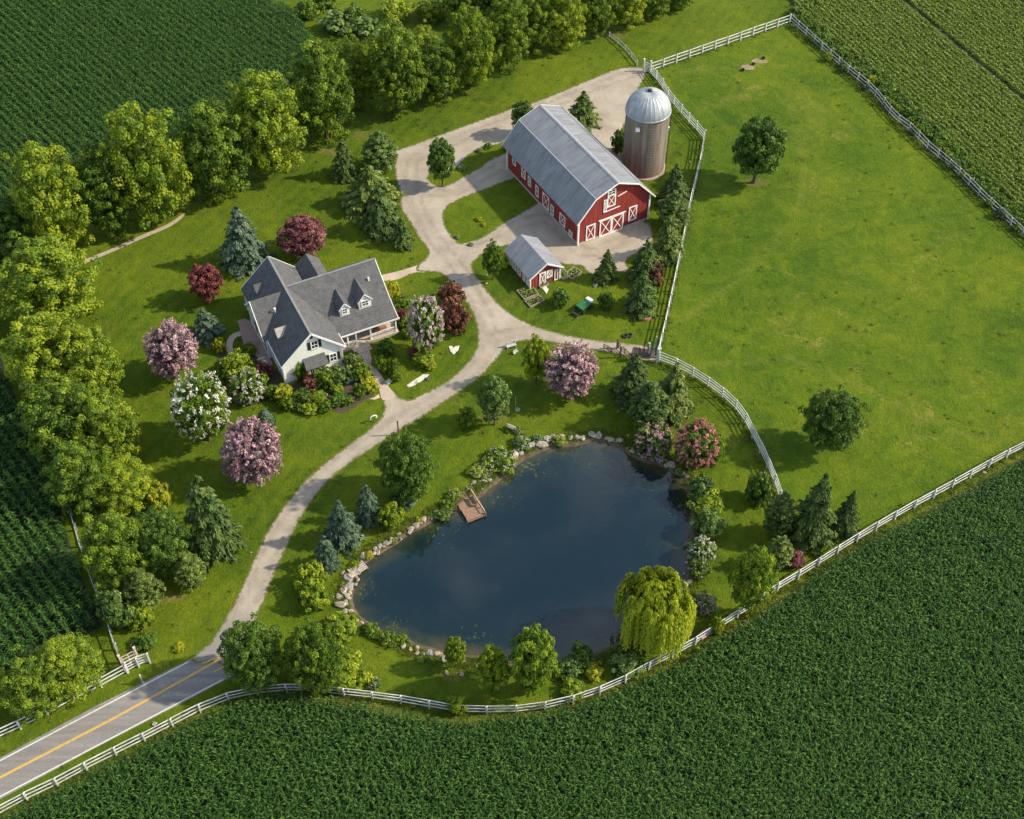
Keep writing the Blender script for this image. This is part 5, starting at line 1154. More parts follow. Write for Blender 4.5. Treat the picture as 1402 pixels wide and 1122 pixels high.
# trim: rakes, eaves, corner boards
mb = MB()
for (x0, z0), (x1, z1) in (((XR-4.58, 3.74), (XR, ZR-0.10)), ((XR, ZR-0.10), (XR+4.38, 3.68))):
    mb.bar((x0, -0.44, z0), (x1, -0.44, z1), 0.08, 0.26); mb.bar((x0, 16.44, z0), (x1, 16.44, z1), 0.08, 0.22)
for (y0, z0), (y1, z1) in (((CGY-CGH-0.37, 3.68), (CGY, 7.52)), ((CGY, 7.52), (CGY+CGH+0.37, 3.68))): mb.bar((-0.79, y0, z0), (-0.79, y1, z1), 0.22, 0.08, up=(1, 0, 0))
for (y0, z0), (y1, z1) in (((2.33, 2.80), (5.0, 4.13)), ((5.0, 4.13), (9.8, 7.60)), ((9.8, 7.60), (14.8, 3.44))): mb.bar((17.29, y0, z0), (17.29, y1, z1), 0.20, 0.08, up=(1, 0, 0))
mb.bar((8.7, 2.31, 2.82), (17.45, 2.31, 2.82), 0.06, 0.24)
for x, y in ((0, 0), (8, 0), (-0.35, CGY-CGH), (-0.35, CGY+CGH), (0, 16), (17, 5.2)): mb.box((x-0.09, y-0.09, 0), (x+0.09, y+0.09, 3.6))
mb.bar((-0.30, -0.3, 3.72), (-0.30, 5.2, 3.72), 0.08, 0.16); mb.bar((8.69, -0.3, 3.70), (8.69, 2.3, 3.70), 0.08, 0.16)
mb.build('trim', TRIM, house)
MB().box((-0.04, -0.04, 0), (8.04, -0.003, 0.35)).box((-0.04, 0, 0), (-0.003, 5.6, 0.35)).build('foundation', STONE, house)
def win(o, ux, w_, h, shut=True, par=house):
    pn = xpanel('window', par, o, ux, w_, h, GLASS, TRIM, 0.09, x=False, mid=True)
    if shut:
        U = Vector(ux); n = U.cross(Vector((0, 0, 1))); M = Matrix(((U.x, -n.x, 0, o[0]), (U.y, -n.y, 0, o[1]), (0, 0, 1, o[2]), (0, 0, 0, 1)))
        MB().box((-0.46, -0.06, 0), (-0.07, -0.004, h), M).build('shutter', SHUT, pn); MB().box((w_+0.07, -0.06, 0), (w_+0.46, -0.004, h), M).build('shutter', SHUT, pn)
    return pn
win((4.15, 0, 4.85), (1, 0, 0), 0.95, 1.35); win((6.35, 0, 1.5), (1, 0, 0), 1.0, 1.4)
MB().add([(4.35+0.28*math.cos(a), -0.05, 7.0+0.28*math.sin(a)) for a in np.linspace(0, 2*math.pi, 17)[:-1]], [tuple(range(16))]).build('round_vent', SHUT, house)
for y, z, h in ((1.9, 0.9, 1.9), (3.1, 0.9, 1.9), (4.6, 0.9, 1.9)): win((0, y+0.8, z), (0, -1, 0), 0.8, h, False)
for y, z, h in ((6.6, 0.9, 2.3), (8.3, 0.9, 2.3), (10.6, 0.9, 2.1), (8.6, 4.4, 1.5)): win((-0.35, y+0.95, z), (0, -1, 0), 0.95, h, z < 3)
for y in (13.6, 14.8): win((0, y+0.8, 1.0), (0, -1, 0), 0.8, 1.7, False)
for x in (9.2, 14.6): win((x, 5.2, 1.0), (1, 0, 0), 0.9, 1.5, False)
dr = MB().box((12.0, 5.12, 0.42), (13.0, 5.19, 2.6)).build('door', simple('red_door', (0.30, 0.055, 0.03), 0.5), house); MB().lathe([(0.0, 0.0), (0.05, 0.03), (0.0, 0.06)], 8)
MB().box((13.15, 5.10, 0.42), (13.75, 5.18, 2.6)).build('sidelight', simple('teal_glass', (0.05, 0.20, 0.20), 0.2), house)
MB().box((11.35, 5.08, 1.0), (11.85, 5.18, 2.5)).build('sidelight', simple('brown_panel', (0.10, 0.05, 0.03), 0.6), house)
# bay window with its own little roof, side entry porch
bay = MB().box((3.05, -0.95, 0.25), (5.55, -0.002, 2.65)).build('bay', CLAP, house)
for x, w_ in ((3.2, 0.65), (3.97, 0.65), (4.74, 0.65)): xpanel('bay_window', bay, (x, -0.95, 0.75), (1, 0, 0), w_, 1.6, GLASS, TRIM, 0.08, x=False, mid=True)
MB().add([(2.7, -1.35, 2.72), (5.85, -1.35, 2.72), (5.75, 0.02, 3.65), (2.8, 0.02, 3.65), (2.7, -1.35, 2.60), (5.85, -1.35, 2.60), (5.75, 0.02, 2.60), (2.8, 0.02, 2.60)], [(0,1,2,3),(7,6,5,4),(0,4,5,1),(1,5,6,2),(2,6,7,3),(3,7,4,0)]).build('bay_roof', SHING, bay)
MB().box((5.6, -1.5, 0.0), (8.1, -0.05, 0.35)).build('stoop', simple('stoop_stone', (0.50, 0.46, 0.40), 0.9), house)
mb = MB(); mb.box((5.65, -1.48, 0.9), (8.05, -1.42, 0.98)); [mb.box((5.65+k*0.3, -1.47, 0.35), (5.69+k*0.3, -1.43, 0.9)) for k in range(9)]; mb.build('stoop_railing', TRIM, house)
# porch
PF = simple('porch_floor', (0.44, 0.36, 0.28), 0.8, var=0.15)
pf = MB().box((8.05, 2.3, 0.0), (17.2, 5.19, 0.42)).build('porch_floor', PF, house)
MB().box((10.2, 1.1, 0.0), (12.7, 2.3, 0.14)).box((10.3, 1.5, 0.14), (12.6, 2.3, 0.28)).build('porch_steps', PF, house)
for x in (9.9, 11.1, 13.2, 16.9): MB().box((x-0.09, 2.5, 0.42), (x+0.09, 2.68, 2.90)).box((x-0.14, 2.45, 0.42), (x+0.14, 2.73, 0.62)).build('porch_post', TRIM, house)
for x0, x1 in ((8.1, 9.9), (9.9, 10.9), (13.3, 16.8)):
    mb = MB(); mb.box((x0, 2.55, 1.22), (x1, 2.63, 1.32)).box((x0, 2.57, 0.55), (x1, 2.61, 0.61))
    for k in range(int((x1-x0)/0.16)): mb.box((x0+0.08+k*0.16, 2.57, 0.6), (x0+0.12+k*0.16, 2.61, 1.24))
    mb.build('porch_railing', TRIM, house)
mb = MB(); mb.box((14.2, 3.6, 0.42), (15.9, 4.3, 0.85)).box((14.2, 4.15, 0.85), (15.9, 4.3, 1.3)); mb.build('porch_bench', simple('brown_cushion', (0.30, 0.15, 0.09), 0.8), house)
# dormers on the wing, one on the left slope
def dormer(x0, w_, y, zb, zt, depth, side=0):
    h = zt-zb; mb = MB().prism([(x0, zb-0.5), (x0+w_, zb-0.5), (x0+w_, zt), (x0+w_/2, zt+w_*0.62), (x0, zt)], y, y+depth)
    d = mb.build('dormer', CLAP, house)
    o = 0.16; MB().prism([(x0-o, zt-0.06), (x0+w_/2, zt+w_*0.62+0.14), (x0+w_+o, zt-0.06), (x0+w_+o, zt-0.16), (x0+w_/2, zt+w_*0.62+0.03), (x0-o, zt-0.16)], y-0.2, y+depth+0.4).build('dormer_roof', SHING, d)
    win((x0+w_*0.22, y, zb+0.12), (1, 0, 0), w_*0.56, h*0.85, False, d)
    mb = MB(); mb.bar((x0-o, y-0.22, zt-0.10), (x0+w_/2, y-0.22, zt+w_*0.62+0.08), 0.05, 0.12); mb.bar((x0+w_+o, y-0.22, zt-0.10), (x0+w_/2, y-0.22, zt+w_*0.62+0.08), 0.05, 0.12); mb.build('dormer_trim', TRIM, d)
dormer(9.95, 1.35, 4.75, 4.35, 5.5, 2.6); dormer(12.75, 1.75, 4.9, 4.45, 5.6, 3.0)
# small gabled dormer on the dark left slope; sunlight painted into its roof colour
d = prismx(MB(), [(3.55, 4.6), (4.95, 4.6), (4.95, 5.55), (4.25, 6.2), (3.55, 5.55)], 0.95, 3.2).build('dormer', CLAP, house)
prismx(MB(), [(3.38, 5.47), (4.25, 6.34), (5.12, 5.47), (5.12, 5.37), (4.25, 6.22), (3.38, 5.37)], 0.75, 3.0).build('dormer_roof', simple('sunlit_shingle', (0.34, 0.31, 0.27), 0.9, var=0.2), d)
win((0.95, 4.6, 4.75), (0, -1, 0), 0.7, 0.75, False, d)
d = prismx(MB(), [(12.9, 4.9), (14.3, 4.9), (14.3, 5.6), (13.6, 6.2), (12.9, 5.6)], 1.2, 3.2).build('dormer', CLAP, house)
prismx(MB(), [(12.72, 5.50), (13.6, 6.36), (14.48, 5.50), (14.48, 5.40), (13.6, 6.24), (12.72, 5.40)], 1.0, 3.2).build('dormer_roof', SHING, d)
win((1.2, 13.95, 5.0), (0, -1, 0), 0.7, 0.7, False, d)
mb = MB(); mb.bar((XR, -0.4, ZR+0.02), (XR, 16.4, ZR+0.02), 0.3, 0.07); mb.bar((4.6, 9.8, 7.72), (17.4, 9.8, 7.72), 0.28, 0.06); mb.build('ridge_cap', simple('ridge_shingle', (0.20, 0.195, 0.19), 0.9), house)
MB().box((1.9, 7.4, 6.0), (2.05, 7.5, 6.75)).box((1.85, 7.3, 6.7), (2.1, 7.6, 6.8)).build('vent_pipe', TRIM, house)
MB().box((15.3, 7.6, 6.0), (15.5, 7.8, 6.7)).build('vent_pipe', TRIM, house)
mb = MB(); mb.bar((8.72, 0.0, 3.55), (8.15, -0.12, 3.2), 0.09, 0.09); mb.bar((8.15, -0.12, 3.2), (8.15, -0.12, 0.1), 0.09, 0.09); mb.bar((-0.12, 0.1, 3.5), (-0.12, 0.1, 0.1), 0.09, 0.09); mb.build('downpipe', TRIM, house)

# patio and its path west of the house
BRICKP = gravel_mat('patio_brick', (0.30, 0.22, 0.19), (0.22, 0.16, 0.14), (0.36, 0.28, 0.24), False)
def loc(u, v_): 
    a = house.rotation_euler.z; return (A.x+u*math.cos(a)-v_*math.sin(a), A.y+u*math.sin(a)+v_*math.cos(a))
A = house.location
sheet('patio', catmull([loc(-0.3, 4.8), loc(-0.3, 13.6), loc(-2.0, 14.6), (at(327,444).x, at(327,444).y), loc(-2.6, 10.2), loc(-2.2, 8.4), loc(-1.2, 4.8)], 3), [], 0.020, BRICKP)
pp = resample([Vector(p) for p in catmull(flat([(332,456),(318,462),(314,478),(326,488),(342,482),(350,470)]), 6, False)], 0.5)
n1 = []; n2 = []
for i, p in enumerate(pp):
    d = (pp[min(i+1, len(pp)-1)]-pp[max(i-1, 0)]).normalized(); nn_ = Vector((-d.y, d.x))*0.45; n1.append(tuple(p+nn_)); n2.append(tuple(p-nn_))
sheet('garden_path', n1+n2[::-1], [], 0.014, PAVER)
sheet('flower_bed', catmull(flat([(380,530),(400,560),(425,566),(448,560),(470,566),(500,548),(512,540),(500,512),(486,486),(470,500),(430,520),(398,528)]), 4), [], 0.010, simple('bed_mulch', (0.07, 0.05, 0.03), 1.0, var=0.3, scale=4))
sheet('flower_bed', catmull(flat([(300,474),(330,478),(356,490),(384,516),(372,540),(345,556),(318,548),(300,510)]), 4), [], 0.010, bpy.data.materials['bed_mulch'])
sheet('flower_bed', catmull(flat([(504,470),(545,455),(560,440),(556,410),(545,395),(535,400),(548,440),(520,458)]), 4), [], 0.012, bpy.data.materials['bed_mulch'])
# curved stone bed edging, one thing
ed = resample([Vector(p) for p in catmull(flat([(446,546),(452,552),(466,554),(480,550),(486,544)]), 5, False)], 0.35)
mb = MB()
for p, q in zip(ed, ed[1:]): mb.bar((p.x-ed[0].x, p.y-ed[0].y, 0.05), (q.x-ed[0].x, q.y-ed[0].y, 0.05), 0.22, 0.16)
o = mb.build('bed_edging', simple('edging_stone', (0.45, 0.34, 0.24), 0.9)); o.location = (ed[0].x, ed[0].y, 0); tag(o, 'curved tan stone edging of the round bed in front of the house', 'edging')
# little white side steps with railing at the left wall
o = empty('side_steps', at(366, 500), house.rotation_euler.z); tag(o, 'small white side steps with a railing at the left wall of the farmhouse', 'steps')
MB().box((-1.1, -0.5, 0), (0.0, 0.5, 0.25)).box((-0.7, -0.5, 0.25), (0, 0.5, 0.5)).build('tread', TRIM, o)
mb = MB()
for y in (-0.55, 0.5): mb.box((-1.1, y, 1.0), (0, y+0.06, 1.08)); [mb.box((-1.08+k*0.2, y, 0), (-1.03+k*0.2, y+0.05, 1.0)) for k in range(6)]
mb.build('railing', TRIM, o)

# ------------------------------------------------------------ dock and landing
p, q = at(631, 676), at(653, 711); d = q-p; dk = empty('dock', p, math.atan2(d.y, d.x)); tag(dk, 'brown timber dock reaching into the pond from the north west shore', 'dock')
DECK = boards('deck_boards', (0.20, 0.115, 0.07), (0.34, 0.21, 0.14), 'X', 3.2)
Ld = d.length; mb = MB(); nb_ = int(Ld/0.17)
for k in range(nb_): mb.box((k*0.17, -1.15, 0.10), (k*0.17+0.155, 1.15, 0.15))
mb.build('deck', DECK, dk)
MB().box((0, -1.1, -0.08), (Ld, -1.0, 0.098)).box((0, 1.0, -0.08), (Ld, 1.1, 0.098)).box((Ld-0.12, -1.0, -0.08), (Ld-0.02, 1.0, 0.098)).build('joist', TIMB, dk)
for x in (0.3, Ld/2, Ld-0.15):
    for y in (-1.22, 1.22): MB().lathe([(0.10, -1.4), (0.10, 0.42), (0, 0.45)], 10).build('pile', TIMB, dk).location = (x, y, 0)
LT = simple('pale_timber', (0.42, 0.30, 0.20), 0.8, var=0.2)
mb = MB().box((0.4, 1.12, 0.62), (Ld-0.2, 1.24, 0.70)); [mb.box((x, 1.14, 0.15), (x+0.09, 1.22, 0.62)) for x in np.linspace(0.4, Ld-0.3, 5)]
mb.build('railing', LT, dk)
bn = empty('bench', dk.matrix_world @ Vector((0, 0, 0)) if False else at(644, 684, 0.15), dk.rotation_euler.z); tag(bn, 'small dark bench standing on the dock', 'bench')
MB().box((0, -0.2, 0.40), (1.3, 0.2, 0.45)).build('seat', TIMB, bn); MB().box((0, 0.18, 0.5), (1.3, 0.23, 0.85)).build('backrest', TIMB, bn)
for x in (0.05, 1.17): MB().box((x, -0.18, 0), (x+0.08, -0.1, 0.4)).build('leg', TIMB, bn); MB().box((x, 0.14, 0), (x+0.08, 0.22, 0.5)).build('leg', TIMB, bn)
GT = simple('grey_timber', (0.42, 0.36, 0.31), 0.85, var=0.2)
for (a_, b_), lb in ((((479, 786), (488, 781)), 'left grey timber landing step at the west shore of the pond'), (((488, 780), (499, 773)), 'right slatted timber landing step at the west shore of the pond')):
    p, q = at(*a_), at(*b_); d = q-p; o = empty('landing_step', p, math.atan2(d.y, d.x)); tag(o, lb, 'step', 'timber landing steps'); l_ = d.length
    mb = MB(); [mb.box((0.02, -0.75+k*0.26, 0.16), (l_-0.02, -0.58+k*0.26, 0.21)) for k in range(5)]; mb.build('slat', GT, o)
    MB().box((0, -0.8, 0), (0.08, 0.6, 0.24)).box((l_-0.08, -0.8, 0), (l_, 0.6, 0.24)).build('step_frame', GT, o)

# ------------------------------------------------------------ yard things
GREEN = simple('green_paint', (0.02, 0.13, 0.03), 0.5, var=0.2); RUB = simple('rubber', (0.02, 0.02, 0.02), 0.8)
def wheel(par, x, y, r, wd=0.14):
    w_ = MB(); n = 16
    vs = [(x+r*math.cos(2*math.pi*k/n), y+s_, r+r*math.sin(2*math.pi*k/n)) for s_ in (-wd/2, wd/2) for k in range(n)]
    w_.add(vs, [tuple(range(n)), tuple(range(n, 2*n))[::-1]]+[(k, (k+1) % n, (k+1) % n+n, k+n) for k in range(n)]); return w_.build('wheel', RUB, par)
p, q = at(786, 433), at(806, 419); d = q-p; o = empty('garden_cart', p, math.atan2(d.y, d.x)); tag(o, 'green garden cart with a white front cover and a dark drawbar on the shed lawn', 'cart')
MB().add([(1.0, -0.55, 0.45), (2.9, -0.55, 0.45), (2.9, 0.55, 0.45), (1.0, 0.55, 0.45), (0.9, -0.7, 1.05), (3.0, -0.7, 1.05), (3.0, 0.7, 1.05), (0.9, 0.7, 1.05)], [(3,2,1,0),(4,5,6,7),(0,1,5,4),(1,2,6,5),(2,3,7,6),(3,0,4,7)]).build('tub', GREEN, o, bevel=0.04)
MB().add([(2.7, -0.6, 0.9), (3.5, -0.6, 0.8), (3.5, 0.6, 0.8), (2.7, 0.6, 0.9), (2.75, -0.5, 1.35), (3.35, -0.5, 1.25), (3.35, 0.5, 1.25), (2.75, 0.5, 1.35)], [(3,2,1,0),(4,5,6,7),(0,1,5,4),(1,2,6,5),(2,3,7,6),(3,0,4,7)]).build('cover', WHITE, o, bevel=0.05)
for x, y in ((1.3, -0.75), (1.3, 0.75), (2.7, -0.75), (2.7, 0.75)): wheel(o, x, y, 0.36)
mb = MB(); mb.bar((0.9, -0.4, 0.4), (-0.7, -0.75, 0.25), 0.08, 0.08); mb.bar((0.9, 0.4, 0.4), (-0.9, 0.6, 0.25), 0.08, 0.08); mb.bar((0.2, -0.6, 0.3), (0.1, 0.5, 0.3), 0.3, 0.2); mb.build('drawbar', DARKM, o)
# vegetable beds
m_t = simple('bed_timber', (0.27, 0.22, 0.16), 0.85, var=0.2)
def rbed(a_, b_, wd, lb, h=0.28):
    p, q = at(*a_), at(*b_); d = q-p; l_ = d.length; o = empty('raised_bed', p, math.atan2(d.y, d.x)); tag(o, lb, 'raised bed', 'raised beds beside the shed')
    MB().box((0, 0, 0), (l_, 0.12, h)).box((0, wd-0.12, 0), (l_, wd, h)).box((0, 0.12, 0), (0.12, wd-0.12, h)).box((l_-0.12, 0.12, 0), (l_, wd-0.12, h)).build('bed_frame', m_t, o)
    MB().box((0.12, 0.12, 0), (l_-0.12, wd-0.12, h*0.7)).build('bed_soil', SOIL, o)
    k = int(l_*wd*26); C_ = np.c_[rng.uniform(0.2, l_-0.2, k), np.round(rng.uniform(0.25, wd-0.25, k)/0.42)*0.42+rng.normal(size=k)*0.06, rng.uniform(h*0.7, h+0.22, k)]
    mesh_child('crop', leaves_mesh('bed_crop', C_, rng.normal(size=(k, 3))*0.5+np.array([0, 0, 1]), 0.13, 0.08, rng.uniform(0.2, 0.9, k), LEAF['bean']), o)['kind'] = 'stuff'
rbed((718,412), (738,404), 2.2, 'raised bed right before the front wall of the shed'); rbed((726,422), (746,413), 1.4, 'second raised bed, below the one at the shed front')
rbed((740,396), (752,391), 2.4, 'raised bed beside the small dark shrub'); rbed((770,384), (781,380), 1.8, 'raised bed at the right corner of the shed')
rbed((783,384), (797,374), 1.6, 'raised bed nearest the barn apron with a pale frame')
def flatstone(poly, z, m, name, lb, cat):
    P_ = flat(poly); cx = sum(p[0] for p in P_)/len(P_); cy = sum(p[1] for p in P_)/len(P_); n = len(P_)
    mb = MB().add([(x-cx, y-cy, 0.0) for x, y in P_]+[((x-cx)*0.95, (y-cy)*0.95, z) for x, y in P_], [tuple(range(n, 2*n))]+[(i, (i+1) % n, (i+1) % n+n, i+n) for i in range(n)])
    o = mb.build(name, m); o.location = (cx, cy, 0); tag(o, lb, cat); return o
PALE = simple('pale_slab', (0.58, 0.55, 0.46), 0.85, var=0.2, scale=3)
flatstone([(614,475),(618,474),(621,477),(624,475),(629,474),(627,480),(621,486),(617,483)], 0.10, PALE, 'garden_slab', 'heart shaped pale slab on the lawn inside the drive bend', 'slab')
flatstone([(556,529),(566,522),(574,517),(580,513),(588,513),(583,518),(577,522),(568,528),(559,531)], 0.10, PALE, 'garden_slab', 'long pointed pale stone strip on the lawn above the drive', 'slab')
flatstone([(527,523),(533,519),(537,523),(530,528)], 0.12, PALE, 'garden_slab', 'small square pale slab at the right edge of the front walk', 'slab')
flatstone([(741,394),(746,390),(751,397),(748,403)], 0.12, PALE, 'cold_frame', 'white cold frame lying between the raised beds', 'frame')
flatstone([(505,547),(512,545),(519,540),(520,545),(512,548)], 0.08, simple('tan_slab', (0.5, 0.38, 0.26), 0.9), 'garden_slab', 'thin tan slab on the grass left of the walk mouth', 'slab')
# white hoop sculpture / arch by the drive
o = empty('garden_arch', at(512, 578), 0.5); tag(o, 'small white hoop shaped arch on the grass at the walk mouth', 'arch')
MB().tube([(-0.42+0.42*(1-math.cos(a)) if False else 0.45*math.cos(a), 0, 0.75+0.45*math.sin(a)) for a in np.linspace(-0.4, 3.54, 14)], [0.09]*14, 8).build('hoop', WHITE, o, True)
MB().box((-0.05, -0.05, 0), (0.05, 0.05, 0.40)).build('stand', GREEN, o)
# garden seat, mower-like seat, planters
GREYW = simple('greyed_white', (0.45, 0.44, 0.41), 0.7, var=0.2)
def seat(px, rz, lb, m=GREYW, s=1.0):
    o = empty('garden_bench', at(*px), rz, (s, s, s)); tag(o, lb, 'bench')
    MB().box((-0.7, -0.25, 0.40), (0.7, 0.25, 0.46)).build('seat', m, o)
    mb = MB(); [mb.box((-0.7, 0.22, 0.55+k*0.16), (0.7, 0.27, 0.65+k*0.16)) for k in range(3)]; mb.build('backrest', m, o)
    for x in (-0.65, 0.57):
        for y in (-0.22, 0.16): MB().box((x, y, 0), (x+0.08, y+0.08, 0.9 if y > 0 else 0.4)).build('leg', m, o)
seat((701,588), 2.6, 'white bench on the lawn above the pond among white flowers'); seat((700,476), 0.4, 'white bench at the tip of the drive fork'); seat((706,484), 0.9, 'small white stool shaped bench below the one at the drive fork', GREYW, 0.6)
seat((966,872), 0.6, 'pale bench hidden under the trees between the willow and the fence', simple('dusty_wood', (0.36, 0.27, 0.24), 0.8), 1.1)
# long dark planter trough and green arbor before the house
o = empty('garden_trough', at(472, 530), 0.35); tag(o, 'long dark blue green trough between the front shrubs left of the walk', 'trough')
TEAL = simple('dark_teal', (0.02, 0.06, 0.065), 0.5)
MB().box((0, 0, 0.25), (2.2, 0.9, 0.85)).build('tub', TEAL, o, bevel=0.04); MB().box((0.1, 0.1, 0.86), (2.1, 0.8, 0.9)).build('soil_fill', SOIL, o)
for x in (0.15, 1.85):
    for y in (0.08, 0.72): MB().box((x, y, 0), (x+0.12, y+0.1, 0.25)).build('leg', TEAL, o)
# fire ring, tyres, buckets
o = empty('fire_ring', at(883, 434)); tag(o, 'round brick fire ring below the paler spruce', 'fire pit')
MB().lathe([(0.95, 0), (0.95, 0.38), (0.62, 0.38), (0.62, 0.02)], 26).build('brick_ring', simple('fire_brick', (0.36, 0.17, 0.11), 0.9, var=0.35, scale=7), o); MB().lathe([(0.61, 0.06), (0.0, 0.09)], 20).build('ash', simple('ash', (0.12, 0.11, 0.10), 1), o)
for px, lb in (((856,461), 'left one of two old tyres on the grass by the lane'), ((862,460), 'right one of two old tyres on the grass by the lane')):
    mb = MB(); prof = [(0.34+0.12*math.cos(a), 0.14+0.12*math.sin(a)) for a in np.linspace(0, 2*math.pi, 11)]; o = mb.lathe(prof, 20).build('old_tyre', RUB, None, True); o.location = at(*px); tag(o, lb, 'tyre', 'old tyres by the lane')
for px, lb in (((1017,97), 'leftmost black feed tub in the pasture'), ((1031,89), 'middle black feed tub in the pasture'), ((1045,81), 'rightmost black feed tub in the pasture')):
    o = MB().lathe([(0.26, 0), (0.32, 0.32), (0.29, 0.32), (0.23, 0.06), (0, 0.06)], 18).build('feed_tub', DARKM); o.location = at(*px); tag(o, lb, 'feed tub', 'feed tubs in the pasture')
for px, w_, k in (((1025,92), 1.0, 0), ((1040,84), 1.1, 1)):
    c_ = at(*px); sheet('bare_patch', jitter([(c_.x+w_*math.cos(a)*1.2, c_.y+w_*0.8*math.sin(a)) for a in np.linspace(0, 2*math.pi, 15)[:-1]], 0.25), [], 0.012, EARTH)
for px, wx, wy in (((836,48),3.5,1.4),((1036,250),2.2,1.1),((676,572),2.2,1.1),((508,187),3.0,1.5),((620,925),1.6,0.7),((330,255),3,1.2),((455,208),3,1.0),((225,818),2.5,0.7)):
    c_ = at(*px); sheet('bare_patch', jitter([(c_.x+wx*math.cos(a), c_.y+wy*math.sin(a)) for a in np.linspace(0, 2*math.pi, 17)[:-1]], 0.3), [], 0.0135, G_DRY)

# ------------------------------------------------------------ crops (far too many plants to count): one object per field
def corn_plant(seed):
    r = np.random.default_rng(seed); V = []; F = []; T = []
    def quadstrip(pts, ws, side, tone):
        n0 = len(V)
        for p, w_ in zip(pts, ws):
            V.append(p-side*w_); V.append(p+side*w_+np.array([0, 0, -0.01])); T.extend([tone, tone])
        for i in range(len(pts)-1): a = n0+2*i; F.append((a, a+1, a+3, a+2))
    th = r.uniform(0, 6.28)
    for k in range(10):
        z = 0.45+k*0.175; th += math.pi+r.normal()*0.45; d = np.array([math.cos(th), math.sin(th), 0]); s_ = np.array([-math.sin(th), math.cos(th), 0]); ln = r.uniform(0.55, 0.85)*(1.0 if k < 7 else 0.8)
        rise = r.uniform(0.28, 0.5); tw = r.normal()*0.25
        pts = [np.array([0, 0, z])+d*ln*u+s_*tw*u*u+np.array([0, 0, rise*u*1.6-1.25*rise*u**2.6*1.25]) for u in (0, .3, .6, .85, 1.0)]
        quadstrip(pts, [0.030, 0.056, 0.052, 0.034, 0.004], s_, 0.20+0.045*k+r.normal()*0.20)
    quadstrip([np.array([0, 0, 0.0]), np.array([0, 0, 1.2]), np.array([0, 0, 2.25])], [0.02, 0.018, 0.008], np.array([1.0, 0, 0]), 0.55)
    me = bpy.data.meshes.new('corn_plant'); me.from_pydata([tuple(v) for v in V], [], F); a = me.attributes.new('tone', 'FLOAT', 'POINT'); a.data.foreach_set('value', np.clip(T, 0, 1).astype(np.float32)); me.materials.append(LEAF['corn'])
    return bpy.data.objects.new('corn_plant', me)
def bean_plant(seed):
    r = np.random.default_rng(seed); k = 46; q = unit(r.normal(size=(k, 3))); q[:, 2] = np.abs(q[:, 2]); C = q*np.array([0.42, 0.42, 0.62])*r.uniform(0.6, 1, (k, 1))+np.array([0, 0, 0.1])
    return bpy.data.objects.new('bean_plant', leaves_mesh('bean_plant', C, q+r.normal(size=(k, 3))*0.5, 0.13, 0.085, 0.5+r.normal(size=k)*0.2, LEAF['bean']))
def tuft(seed, lf='bean'):
    r = np.random.default_rng(seed); k = 22; C = r.normal(size=(k, 3))*np.array([0.16, 0.16, 0]); C[:, 2] = 0.12; T = r.normal(size=(k, 3))*0.5+np.array([0, 0, 1.0])
    return bpy.data.objects.new('grass_tuft', leaves_mesh('grass_tuft', C, r.normal(size=(k, 3)), 0.20, 0.025, 0.55+r.normal(size=k)*0.2, LEAF[lf], T))
def scatter(name, P3, srcs, smin, smax, tilt=0.10, label=None):
    me = bpy.data.meshes.new(name); me.vertices.add(len(P3)); me.vertices.foreach_set('co', np.asarray(P3, np.float32).ravel()); me.update()
    o = bpy.data.objects.new(name, me); link(o)
    g = bpy.data.node_groups.new(name, 'GeometryNodeTree'); g.interface.new_socket('Geometry', in_out='INPUT', socket_type='NodeSocketGeometry'); g.interface.new_socket('Geometry', in_out='OUTPUT', socket_type='NodeSocketGeometry')
    nI = g.nodes.new('NodeGroupInput'); nO = g.nodes.new('NodeGroupOutput'); jn = g.nodes.new('GeometryNodeJoinGeometry')
    for s_ in srcs:
        oi = g.nodes.new('GeometryNodeObjectInfo'); oi.inputs['Object'].default_value = s_; oi.inputs['As Instance'].default_value = True; g.links.new(oi.outputs['Geometry'], jn.inputs[0])
    ip = g.nodes.new('GeometryNodeInstanceOnPoints'); ip.inputs['Pick Instance'].default_value = True
    def rv(t, lo, hi):
        n = g.nodes.new('FunctionNodeRandomValue'); n.data_type = t
        ins = {'FLOAT_VECTOR': 0, 'FLOAT': 2, 'INT': 4}[t]; n.inputs[ins].default_value = lo; n.inputs[ins+1].default_value = hi
        return n, {'FLOAT_VECTOR': 0, 'FLOAT': 1, 'INT': 2}[t]
    a, ai = rv('FLOAT_VECTOR', (-tilt, -tilt, 0), (tilt, tilt, 6.283)); b_, bi = rv('FLOAT', smin, smax); c_, ci = rv('INT', 0, len(srcs)-1)
    g.links.new(nI.outputs[0], ip.inputs['Points']); g.links.new(jn.outputs[0], ip.inputs['Instance']); g.links.new(a.outputs[ai], ip.inputs['Rotation']); g.links.new(b_.outputs[bi], ip.inputs['Scale']); g.links.new(c_.outputs[ci], ip.inputs['Instance Index'])
    g.links.new(ip.outputs[0], nO.inputs[0]); md = o.modifiers.new('plants', 'NODES'); md.node_group = g
    tag(o, label, kind='stuff'); return o
